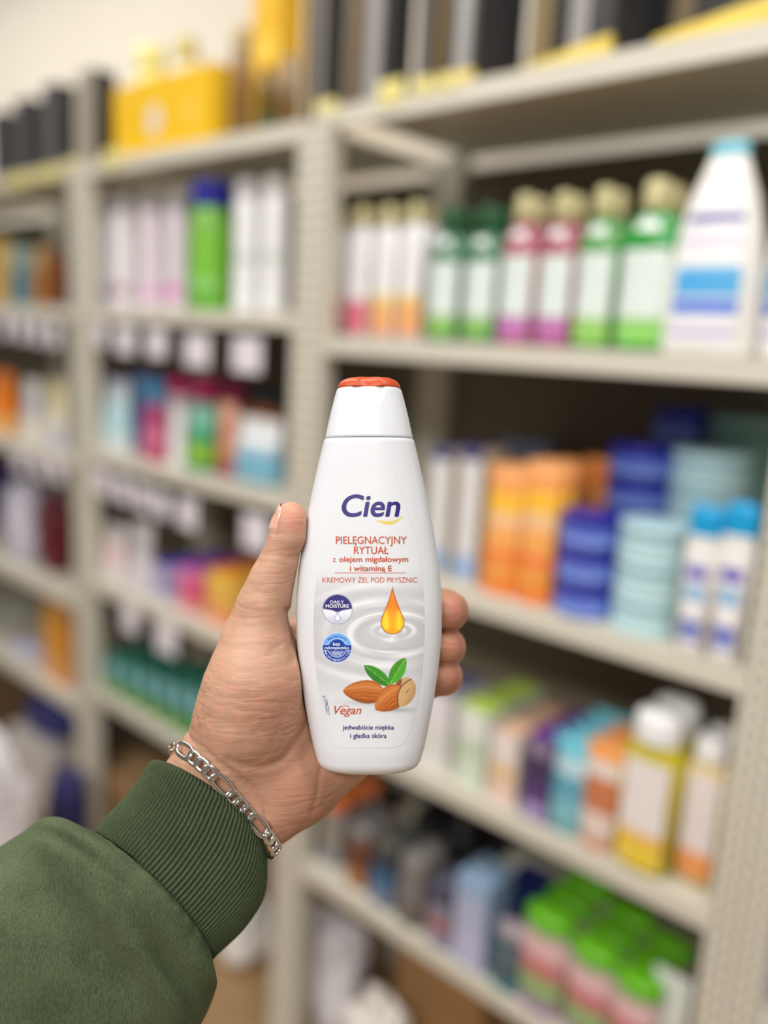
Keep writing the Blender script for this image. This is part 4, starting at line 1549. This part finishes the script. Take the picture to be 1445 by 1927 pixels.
for cp, lb, xl, xr, yt, bc, lowc, cc in SH:
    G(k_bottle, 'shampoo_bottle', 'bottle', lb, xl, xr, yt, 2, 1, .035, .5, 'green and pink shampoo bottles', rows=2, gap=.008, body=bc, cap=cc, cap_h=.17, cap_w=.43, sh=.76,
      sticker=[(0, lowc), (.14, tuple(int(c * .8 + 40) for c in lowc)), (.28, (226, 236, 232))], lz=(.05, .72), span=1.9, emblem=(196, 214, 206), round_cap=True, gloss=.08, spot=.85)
BIG = [(0, .93), (.01, .98), (.04, 1), (.25, 1.0), (.45, .97), (.65, .86), (.8, .71), (.92, .52), (1, .40)]
for lb, xl, xr, yt in (('big white tapering bottle with light blue cap and blue label, at the shelf edge', 1270, 1434, 266), ('big white bottle with blue label, cut by the right picture edge', 1450, 1602, 250)):
    o = G(k_bottle, 'body_lotion_bottle', 'bottle', lb, xl, xr, yt, 2, 1, .004 if xl < 1400 else .04, .5, 'big white lotion bottles', body=(238, 236, 230), cap=(118, 196, 216), cap_h=.07, cap_w=.4, taper=BIG, p=2.2,
          sticker=[(0, W_), (.06, (196, 190, 226)), (.11, W_), (.2, (88, 132, 226)), (.29, W_), (.31, (84, 174, 232)), (.47, (150, 204, 236)), (.5, W_), (.63, (206, 200, 228)), (.67, W_), (.76, (112, 104, 172)), (.82, W_)], lz=(.04, .86), span=1.5)

# ---- third shelf, middle bay: refill packs
for lb, xl, xr, yt, b_, s_ in (('white pack with magenta top, left of three behind the green pouch', 318, 364, 708, [(0, W_), (.6, (240, 224, 232)), (.78, (218, 40, 120))], (206, 30, 108)),
                               ('white pack with magenta top, middle of three behind the green pouch', 366, 412, 710, [(0, (160, 200, 180)), (.72, (206, 44, 112))], (196, 26, 100)),
                               ('dark magenta pack, right of three behind the orange pouch', 414, 462, 714, [(0, (150, 120, 130)), (.7, (150, 30, 84))], (140, 22, 76))):
    G(k_carton, 'pad_pack', 'pack', lb, xl, xr, yt, 1, 2, .13, .5, 'magenta topped packs', body=b_, bev=.006, face=b_)
for lb, xl, xr, yt, b_, s_, fr in (('pale cyan and white pouch at the left end of the third shelf', 194, 249, 712, [(0, (226, 232, 232)), (.2, (186, 222, 228)), (.75, (206, 214, 226))], (150, 156, 196), .03),
                                   ('violet and blue pouch behind the pinkish red one', 243, 316, 706, [(0, (110, 110, 186)), (.3, (132, 120, 200)), (.62, (96, 170, 216))], (120, 116, 200), .10),
                                   ('pinkish red pouch in front of the violet one', 268, 316, 758, [(0, (196, 84, 120)), (.35, (214, 120, 150)), (.6, (178, 62, 104))], (150, 110, 170), .02),
                                   ('white pouch between the red and the green pouch', 319, 349, 766, [(0, (238, 236, 236))], (232, 230, 230), .03),
                                   ('green pouch with yellow green lower half, third shelf', 351, 407, 764, [(0, (40, 140, 84)), (.15, (140, 190, 50)), (.45, (60, 156, 110)), (.7, (130, 196, 170))], (120, 184, 160), .025),
                                   ('salmon and dark red pouch beside the blue and white pack', 410, 446, 758, [(0, (150, 40, 70)), (.2, (196, 130, 90)), (.4, (214, 150, 124)), (.8, (236, 180, 150))], (236, 176, 140), .03)):
    G(k_pouch, 'refill_pouch', 'pouch', lb, xl, xr, yt, 1, 2, fr, .55, 'refill pouches on the third shelf', body=b_, seal=s_)
G(k_carton, 'wipes_pack', 'pack', 'orange and teal pack standing behind the blue and white one', 462, 534, 742, 1, 2, .17, .5, body=[(0, (180, 100, 40)), (.84, (20, 70, 80))], bev=.006)
G(k_pouch, 'wipes_pack', 'pack', 'white pack with teal blue bands, just above the thumb tip', 440, 536, 786, 1, 2, .03, .5, body=[(0, (24, 122, 140)), (.1, (150, 196, 214)), (.3, (60, 150, 180)), (.46, (190, 212, 224)), (.66, (240, 242, 244))], seal=(240, 242, 244))
for lb, xl, xr, yt, b_ in (('bright orange pack at the left picture edge, third shelf', -24, 38, 698, [(0, (240, 180, 110)), (.3, (240, 130, 20))]),
                           ('white and cream pack beside the orange one, third shelf', 41, 84, 714, [(0, (236, 230, 214)), (.4, (214, 210, 214)), (.8, (240, 238, 232))]),
                           ('cream pack touching the far left upright, third shelf', 86, 130, 716, [(0, (206, 206, 216)), (.3, (240, 232, 212)), (.6, (240, 226, 180))])):
    G(k_pouch, 'wipes_pack', 'pack', lb, xl, xr, yt, 0, 2, .03, .6, 'packs on the far left third shelf', body=b_, seal=b_[-1][1])

# ---- third shelf, near bay
for lb, xl, xr, yt in (('white box with navy top, just right of the held bottle', 806, 858, 842), ('white box with navy top, beside the orange packs', 860, 914, 842)):
    G(k_carton, 'cream_box', 'box', lb, xl, xr, yt, 2, 2, .035, .5, 'white boxes with navy tops', rows=3, body=(196, 184, 158), face=[(0, (150, 180, 226)), (.18, (226, 224, 222)), (.9, (36, 40, 110))], ink=(206, 210, 222), top=(34, 34, 96), ftop=1.0)
G(k_carton, 'cream_box', 'box', 'dark grey box lying at the back behind the orange packs', 930, 1052, 828, 2, 2, .26, .5, body=(74, 76, 92))
ORG = [(0, (236, 120, 30)), (.12, (240, 150, 60)), (.3, (240, 96, 40)), (.36, (244, 166, 84)), (.55, (240, 190, 140)), (.68, (250, 190, 40)), (.84, (244, 160, 90))]
for lb, xl, xr, yt in (('orange and yellow pouch, left of the two beside navy jars', 914, 984, 876), ('orange and yellow pouch, right of the two, beside navy jars', 982, 1050, 868)):
    G(k_pouch, 'orange_pouch', 'pouch', lb, xl, xr, yt, 2, 2, .02, .6, 'orange pouches on the third shelf', rows=2, body=ORG, seal=(246, 176, 110), ink=(248, 206, 150))
for lb, xl, xr, yt in (('peach orange pouch, left of two set back behind the navy tins', 1044, 1092, 864), ('peach orange pouch, right of two set back behind the navy tins', 1092, 1142, 862)):
    G(k_pouch, 'orange_pouch', 'pouch', lb, xl, xr, yt, 2, 2, .16, .6, 'orange pouches on the third shelf', body=[(0, (236, 140, 60)), (.4, (238, 160, 90)), (.85, (226, 130, 60))], seal=(236, 150, 84))
NAVY = dict(body=(28, 36, 150), lid=(30, 36, 160), sticker=[(0, (110, 140, 220)), (.5, (70, 96, 210))], ink=(196, 208, 240))
CYAN = dict(body=(176, 214, 222), lid=(186, 222, 230), sticker=[(0, (196, 230, 234)), (.5, (176, 220, 228))], ink=(210, 216, 220))
PLACE = ['bottom one', 'second from the bottom', 'third from the bottom', 'fourth from the bottom', 'fifth from the bottom']


def stack(name, label, xl, xr, ytop, n, front, group, style, k=1.0):
    z0 = ZS[2][2] + .0004
    X, Y, w, d, h = fit(xl, xr, ytop, z0, front, k, False)
    hh = h / n
    r = empty(name, (X, Y, z0))
    k_tin(r, w, d, hh - .0005, **style)
    tag(r, label + ', ' + PLACE[0], 'jar', group)
    for i in range(1, n):
        q = dup(r)
        q.location = (X, Y, z0 + i * hh)
        q['label'] = label + ', ' + (PLACE[i] if i < n - 1 else 'topmost')


stack('cream_jar', 'navy blue jar in the front stack right of the orange pouches', 1050, 1162, 962, 3, .012, 'navy jars', NAVY)
stack('cream_jar', 'pale cyan jar in the front stack beside white lotion bottles', 1160, 1292, 980, 3, .012, 'pale cyan jars', CYAN)
stack('cream_jar', 'navy blue jar in the tall stack one row back', 1136, 1256, 836, 5, .13, 'navy jars', NAVY)
stack('cream_jar', 'pale cyan jar in the tall stack one row back', 1252, 1392, 848, 5, .135, 'pale cyan jars', CYAN)
stack('cream_jar', 'navy blue jar in the rearmost stack against the back panel', 1216, 1312, 766, 5, .255, 'navy jars', NAVY)
stack('cream_jar', 'pale green jar in the rearmost stack against the back panel', 1316, 1440, 782, 5, .26, 'pale cyan jars', dict(body=(120, 160, 156), lid=(130, 170, 166)))
for lb, xl, xr, yt in (('white lotion bottle with wide bright blue cap, left of the pair', 1286, 1346, 952), ('white lotion bottle with wide bright blue cap, right of the pair', 1350, 1412, 946)):
    G(k_bottle, 'lotion_bottle', 'bottle', lb, xl, xr, yt, 2, 2, .004, .55, 'white lotion bottles with blue caps', body=(238, 236, 232), cap=(22, 158, 216), cap_h=.2, cap_w=.94, sh=.9, p=2.6,
      sticker=[(0, (238, 236, 234)), (.08, (150, 160, 210)), (.2, (84, 96, 190)), (.3, W_), (.5, (150, 190, 226)), (.66, W_), (.72, (84, 72, 186)), (.84, W_)], lz=(.04, .88), span=1.1)

# ---- fourth shelf, middle bay and far left bay
for lb, xl, xr, yt, b_ in (('white pack with pale pink print at the left end of the fourth shelf', 197, 243, 988, [(0, (236, 228, 228)), (.3, (240, 206, 212)), (.7, (232, 228, 226))]),
                           ('white pack beside the pink printed one, fourth shelf', 244, 292, 984, [(0, (226, 220, 224)), (.5, (214, 208, 214)), (.8, (228, 226, 226))])):
    G(k_pouch, 'tissue_pack', 'pack', lb, xl, xr, yt, 1, 3, .03, .6, 'white tissue packs', body=b_, seal=b_[-1][1])
for lb, xl, xr, yt, b_, t_ in (('white box with royal blue top, left of purple topped one', 288, 342, 1062, [(0, (214, 208, 220)), (.25, (146, 146, 214)), (.5, (196, 186, 216))], (52, 46, 216)),
                               ('pink box with purple top, left of the orange topped one', 338, 396, 1066, [(0, (236, 150, 150)), (.3, (236, 90, 140)), (.7, (236, 140, 190))], (150, 22, 160)),
                               ('yellow and pink box with orange top, left of the hand', 388, 486, 1076, [(0, (240, 150, 110)), (.25, (238, 176, 90)), (.6, (240, 196, 90))], (250, 158, 10))):
    G(k_carton, 'colour_box', 'box', lb, xl, xr, yt, 1, 3, .03, .8, 'colourful boxes on the fourth shelf', rows=4, body=b_, face=b_, top=t_)
for lb, xl, xr, yt, b_, fr in (('dark red pack touching the far left upright, fourth shelf', 72, 138, 930, (104, 26, 40), .05),
                               ('white pack with blue base, fourth shelf of the far left bay', 8, 92, 905, (214, 210, 226), .03),
                               ('dark violet pack at the left picture edge, fourth shelf', -50, 40, 872, (66, 48, 120), .16)):
    z = ZS[0][3] + .0004
    X, Y, w, d, h = fit(xl, xr, yt, z, fr, .7, False)
    o = blob('soft_pack', w, d, h, mat(b_, .4, bump=.3, scale=60), xl * .1, .1); o.location = (X, Y, z)
    tag(o, lb, 'pack', 'soft packs on the far left fourth shelf')

# ---- fourth shelf, near bay: rows that run back into the shelf
G(k_carton, 'hair_colour_box', 'box', 'white box with pale print, half hidden behind the fingers', 790, 866, 1296, 2, 3, .03, .55, 'boxes on the fourth shelf', rows=3, body=(226, 222, 220), face=[(0, (222, 220, 216)), (.5, (232, 226, 230))], top=(70, 80, 130))
G(k_carton, 'hair_colour_box', 'box', 'white box with green print and lime green top', 860, 938, 1330, 2, 3, .022, .7, 'boxes on the fourth shelf', rows=4, body=(214, 222, 208), face=[(0, (214, 226, 206)), (.4, (190, 210, 180)), (.6, (230, 232, 226))], top=(172, 206, 60))
G(k_carton, 'hair_colour_box', 'box', 'white box with peach print and peach coloured top', 922, 994, 1374, 2, 3, .018, .7, 'boxes on the fourth shelf', rows=4, body=(226, 216, 208), face=[(0, (240, 206, 190)), (.3, (230, 196, 150)), (.55, (236, 222, 216))], top=(220, 176, 142))
G(k_carton, 'hair_colour_box', 'box', 'dark purple box with a violet top', 986, 1054, 1384, 2, 3, .012, .7, 'boxes on the fourth shelf', rows=4, body=(74, 52, 96), face=[(0, (170, 150, 200)), (.2, (84, 60, 112)), (.5, (70, 52, 92)), (.8, (140, 124, 150))], top=(104, 30, 140))
G(k_tube, 'cream_tube', 'tube', 'teal tube standing between purple box and orange tube', 1036, 1108, 1386, 2, 3, .01, .62, 'standing tubes on the fourth shelf', rows=4, body=[(0, (126, 186, 196)), (.3, (96, 160, 180)), (.6, (190, 216, 224)), (.8, (110, 196, 214))], cap=(110, 160, 166), seal=(110, 200, 220), cap_h=.1)
G(k_tube, 'cream_tube', 'tube', 'orange tube with white band, left of tall yellow bottle', 1098, 1168, 1398, 2, 3, .008, .62, 'standing tubes on the fourth shelf', rows=3, body=[(0, (226, 206, 196)), (.3, (196, 120, 80)), (.68, (226, 214, 206)), (.84, (238, 160, 90))], cap=(200, 130, 90), seal=(240, 156, 84), cap_h=.1)
G(k_bottle, 'oil_bottle', 'bottle', 'tall yellow bottle with white cap and white label, fourth shelf', 1172, 1280, 1336, 2, 3, .006, .62, 'yellow bottles with white caps', rows=2, body=(196, 180, 24), cap=(240, 240, 240), cap_h=.19, cap_w=.74, sh=.88, p=2.6, round_cap=True, gloss=.15,
  sticker=[(0, (240, 206, 10)), (.22, (240, 180, 20)), (.29, (240, 200, 130)), (.33, (236, 228, 226))], lz=(.05, .88), span=1.5, emblem=(222, 206, 206))
G(k_bottle, 'oil_bottle', 'bottle', 'pale bottle with white cap, orange base, beside near upright', 1286, 1364, 1384, 2, 3, .034, .6, 'yellow bottles with white caps', rows=2, body=(226, 206, 150), cap=(240, 240, 240), cap_h=.16, cap_w=.7, sh=.88, p=2.6, round_cap=True, gloss=.15,
  sticker=[(0, (240, 146, 50)), (.25, (240, 176, 130)), (.3, (234, 224, 222))], lz=(.03, .9), span=1.6, emblem=(222, 208, 208))

# ---- fifth shelf, middle bay: two rows of teal bottles
for i in range(6):
    xl = 200 + i * 33
    yt = 1214 + i * 11
    nth = ['first', 'second', 'third', 'fourth', 'fifth', 'sixth'][i]
    G(k_bottle, 'mouthwash_bottle', 'bottle', f'teal bottle by the wrist, {nth} column from the left', xl, xl + 33, yt + 10, 1, 4, .010, .8, 'teal bottles on the fifth shelf', rows=3, body=(60, 120, 110), cap=(28, 104, 84), cap_h=.18, cap_w=.8, sh=.86,
      sticker=[(0, (116, 176, 50)), (.42, (70, 140, 140)), (.6, (130, 186, 190))], lz=(.02, .96), span=2.2)
G(k_carton, 'orange_box', 'box', 'orange yellow box touching the far left upright, fifth shelf', 84, 168, 1136, 0, 4, .03, .6, body=(226, 150, 70), face=[(0, (236, 170, 110)), (.3, (232, 160, 60)), (.8, (206, 150, 70))])
for lb, xl, xr, yt, b_, fr, sd_ in (('pale patterned pack at the left picture edge, fifth shelf', -40, 62, 1140, (206, 206, 196), .1, 3.1), ('crumpled pale violet pack in front of the orange box', 20, 92, 1206, (196, 192, 214), .02, 4.4)):
    z = ZS[0][4] + .0004
    X, Y, w, d, h = fit(xl, xr, yt, z, fr, .7, False)
    o = blob('soft_pack', w, d, h, mat(b_, .4, bump=.3, scale=60), sd_, .12); o.location = (X, Y, z)
    tag(o, lb, 'pack', 'soft packs on the far left fifth shelf')

# ---- fifth shelf, near bay: dark toiletries
def deo(label, xl, xr, yt, body, cap, lab, front=.02, k=.7, rows=1, cap_h=.2, **kw):
    G(k_bottle, 'shower_bottle', 'bottle', label, xl, xr, yt, 2, 4, front, k, 'dark bottles on the fifth shelf', rows=rows, body=body, cap=cap, cap_h=cap_h, cap_w=.85, sh=.9, p=2.4, sticker=lab, lz=(.05, .85), span=2.0, **kw)


deo('grey green bottle beside the middle upright, fifth shelf', 570, 606, 1520, (96, 110, 104), (120, 124, 126), [(0, (130, 134, 136)), (.5, (70, 116, 90))], .04)
deo('grey bottle with bright orange cap, below the held hand', 604, 656, 1498, (126, 126, 130), (206, 108, 50), [(0, (140, 140, 142)), (.5, (150, 140, 124))], .035, rows=3)
deo('brown bottle with grey cap, right of the orange capped one', 654, 704, 1552, (112, 66, 44), (130, 126, 124), [(0, (176, 120, 70)), (.4, (112, 66, 46))], .02, rows=2)
deo('dark bottle with blue label, right of the brown one', 698, 758, 1574, (44, 50, 60), (84, 84, 78), [(0, (120, 132, 156)), (.42, (56, 104, 146)), (.8, (50, 70, 90))], .012, rows=2)
deo('plain grey bottle right of the blue labelled one', 750, 808, 1606, (112, 108, 104), (132, 128, 124), [(0, (110, 104, 100)), (.5, (126, 122, 120))], .008, rows=2)
deo('dark bottle with red label, left of the light blue box', 806, 862, 1652, (52, 52, 74), (80, 80, 100), [(0, (150, 150, 176)), (.35, (170, 90, 80)), (.6, (140, 136, 150))], .005, rows=2)
deo('black bottle in the dark middle of the fifth shelf, left one', 772, 822, 1548, (26, 28, 32), (40, 42, 46), None, .2)
deo('black bottle in the dark middle of the fifth shelf, right one', 836, 890, 1560, (24, 26, 32), (44, 46, 56), None, .2)
for lb, xl, xr, yt in (('black box at the back of the fifth shelf, farthest of three', 690, 776, 1492), ('black box at the back of the fifth shelf, middle of three', 782, 868, 1524), ('black box at the back of the fifth shelf, nearest of three', 874, 962, 1556)):
    G(k_carton, 'black_box', 'box', lb, xl, xr, yt, 2, 4, .29, .8, 'black boxes at the back', body=(18, 18, 21))
G(k_carton, 'razor_box', 'box', 'light blue box with pale front, second shelf from the floor', 856, 962, 1640, 2, 4, .006, 1.2, body=(136, 164, 196), face=[(0, (190, 190, 220)), (.4, (176, 180, 206)), (.8, (150, 176, 204))], top=(140, 168, 198))
G(k_carton, 'razor_box', 'box', 'navy blue box behind the teal bottle', 950, 1046, 1650, 2, 4, .10, .9, body=(16, 28, 84), top=(18, 32, 92))
deo('dark teal bottle with pale cap in front of the navy box', 928, 990, 1738, (60, 84, 92), (160, 150, 156), [(0, (30, 134, 140)), (.22, (80, 90, 100)), (.6, (90, 112, 122))], .004, .6)
for lb, xl, xr, yt in (('pink bottle with lime green cap, farthest of the three', 984, 1076, 1712), ('pink bottle with lime green cap, middle of the three', 1070, 1160, 1776), ('pink bottle with lime green cap, nearest of the three', 1152, 1240, 1834)):
    G(k_bottle, 'body_wash_bottle', 'bottle', lb, xl, xr, yt, 2, 4, .004, .7, 'pink bottles with green caps', rows=3, body=(196, 176, 170), cap=(96, 172, 20), cap_h=.17, cap_w=.97, sh=.95, p=2.6, sticker=[(0, (160, 120, 170)), (.15, (150, 176, 120)), (.5, (200, 110, 116)), (.72, (224, 184, 184))], lz=(.03, .93), span=2.0)
G(k_pouch, 'white_pouch', 'pouch', 'white pouch beside the near upright, fifth shelf', 1222, 1290, 1832, 2, 4, .034, .3, body=[(0, (214, 218, 212))], seal=(228, 230, 228))

# ---- beyond the near upright
G(k_carton, 'blue_box', 'box', 'periwinkle blue box at the right picture edge, past the near upright', 1440, 1560, 1650, 3, 3, .05, .6, body=(130, 136, 206), face=[(0, (150, 156, 216))])
G(k_carton, 'blue_box', 'box', 'dark green box at the right picture edge under the periwinkle one', 1440, 1540, 1904, 3, 4, .05, .6, body=(44, 70, 50))

# ---- on the floor under the shelves
def on_floor(name, label, cat, xl, xr, yt, front, k, col, kind='blob', seed=1.0, rough=.16, bump=.3, group=None, mt=None):
    X, Y, w, d, h = fit(xl, xr, yt, .0005, front, k, kind == 'box')
    m = mt or mat(col, .55, bump=bump, scale=30)
    if kind == 'box':
        r = empty(name, (X, Y, .0005))
        bm = bmesh.new(); add_box(bm, -w / 2, w / 2, -d / 2, d / 2, 0, h, .002); bm_obj('body', bm, m, r)
        for s in (-1, 1):
            bm = bmesh.new(); add_box(bm, -w / 2 + .002, w / 2 - .002, (0.002 if s > 0 else -d / 2 + .002), (d / 2 - .002 if s > 0 else -.002), h, h + .003)
            bm_obj('flap', bm, m, r)
        bm = bmesh.new(); add_box(bm, -w / 2 + .01, w / 2 - .01, -.025, .025, h + .0031, h + .0038); bm_obj('tape', bm, mat((190, 160, 116), .3), r)
    else:
        r = blob(name, w, d, h, m, seed, rough); r.location = (X, Y, .0005)
    tag(r, label, cat, group)


CARD = mat((166, 128, 88), .8, mottle=.08, scale=14)
on_floor('cardboard_box', 'brown cardboard box on the floor left of the sweatshirt cuff', 'box', 176, 330, 1446, .05, .8, None, 'box', mt=CARD)
on_floor('cardboard_box', 'brown cardboard box on the floor under the near bay', 'box', 740, 960, 1800, .05, .6, None, 'box', mt=mat((150, 112, 70), .8, mottle=.08, scale=14))
on_floor('plastic_bag', 'crumpled white plastic bag on the floor below the middle upright', 'bag', 550, 694, 1716, .07, .6, (232, 230, 234), seed=2.2, group='white plastic bags')
on_floor('plastic_bag', 'white plastic bag half hidden behind the ribbed cuff', 'bag', 405, 505, 1672, .06, .8, (232, 228, 224), seed=5.2, group='white plastic bags')
on_floor('plastic_bag', 'small white plastic bag at the bottom edge, before the cardboard box', 'bag', 640, 770, 1872, -.10, .8, (214, 206, 198), seed=7.2, group='white plastic bags')
on_floor('plastic_bag', 'big white plastic bag at the left edge above the sleeve', 'bag', -90, 60, 1384, -.42, .8, (214, 208, 210), seed=9.1, rough=.2, group='white plastic bags')
Xb, Yb, wb, db, hb_ = fit(24, 182, 1376, .0005, .05, .6, True)
on_floor('storage_box', 'white box on the floor under the far left bay, with a navy pack on it', 'box', 24, 182, 1376, .05, .6, (216, 212, 206), 'box')
r_ = blob('soft_pack', wb * .92, db * .8, .115, mat((58, 62, 128), .45, bump=.4, scale=40), 3.3, .10)
r_.location = (Xb, Yb, .0005 + hb_ + .0045)
tag(r_, 'navy blue pack lying on the white box in the far left bay', 'pack')

on_floor('navy_bag', 'dark navy bag standing on the floor before the white box', 'bag', 88, 168, 1446, -.16, .6, (40, 38, 92), seed=6.3)

# ---- price tags hanging from the shelf lips
TAGM = mat((234, 228, 234), .5, mottle=.02)
TAGY = mat((232, 220, 140), .5, mottle=.02)


def price(label, px, py, pw, ph, m=TAGM, group='price tags on the shelf lips'):
    Y = -.0026
    a, b = at(px - pw / 2, py, Y), at(px + pw / 2, py, Y)
    t, bo = at(px, py - ph / 2, Y), at(px, py + ph / 2, Y)
    w_, h_ = b[0] - a[0], t[2] - bo[2]
    bm = bmesh.new(); add_box(bm, -w_ / 2, w_ / 2, 0, .0014, 0, h_, .0006)
    o = bm_obj('price_tag', bm, m)
    o.location = ((a[0] + b[0]) / 2, Y, bo[2])
    tag(o, label, 'price tag', group)


for i, (x, y, w_, h_) in enumerate([(188, 630, 22, 44), (235, 640, 34, 54), (294, 646, 36, 54), (370, 660, 46, 58), (464, 668, 54, 66)]):
    price('white price tag under the spray cans, ' + ['leftmost of the five', 'second from the left', 'third from the left', 'below the green can', 'nearest the middle upright'][i], x, y, w_, h_)
for i, (x, y, w_, h_) in enumerate([(8, 612, 19, 48), (40, 618, 19, 48), (70, 624, 19, 48), (102, 630, 20, 48)]):
    price('white price tag under the far left second shelf, ' + ['at the picture edge', 'second from the picture edge', 'third from the picture edge', 'beside the upright'][i], x, y, w_, h_)
for i, (x, y, w_, h_) in enumerate([(192, 908, 27, 48), (230, 922, 27, 50), (268, 936, 27, 50), (304, 950, 27, 50), (352, 966, 34, 58), (480, 1002, 48, 66)]):
    price('white price tag under the third shelf, ' + ['leftmost of the six', 'second from the left', 'third from the left', 'fourth from the left', 'below the green pouch', 'left of the thumb tip'][i], x, y, w_, h_)
for i, (x, y, w_, h_) in enumerate([(36, 866, 22, 46), (74, 876, 22, 46), (108, 886, 22, 46)]):
    price('white price tag under the far left third shelf, ' + ['at the picture edge', 'in the middle', 'beside the upright'][i], x, y, w_, h_)
for i, (x, y, w_, h_) in enumerate([(244, 1164, 30, 54), (312, 1200, 38, 60)]):
    price('white price tag under the fourth shelf, ' + ['below the white packs', 'below the blue topped box'][i], x, y, w_, h_)
for i, (x, y, w_, h_) in enumerate([(34, 338, 40, 24), (86, 326, 40, 24), (134, 312, 34, 24), (212, 296, 40, 30), (612, 206, 40, 36), (735, 172, 48, 44), (795, 160, 36, 30), (840, 152, 34, 30)]):
    price('pale yellow price tag on the top shelf lip, ' + ['at the far left end', 'second from the far left', 'left of the far upright', 'below the yellow tray', 'at the middle upright', 'bright one below the black box', 'beside the bright one', 'right of the bright pair'][i], x, y, w_, h_, TAGY, 'yellow price tags')
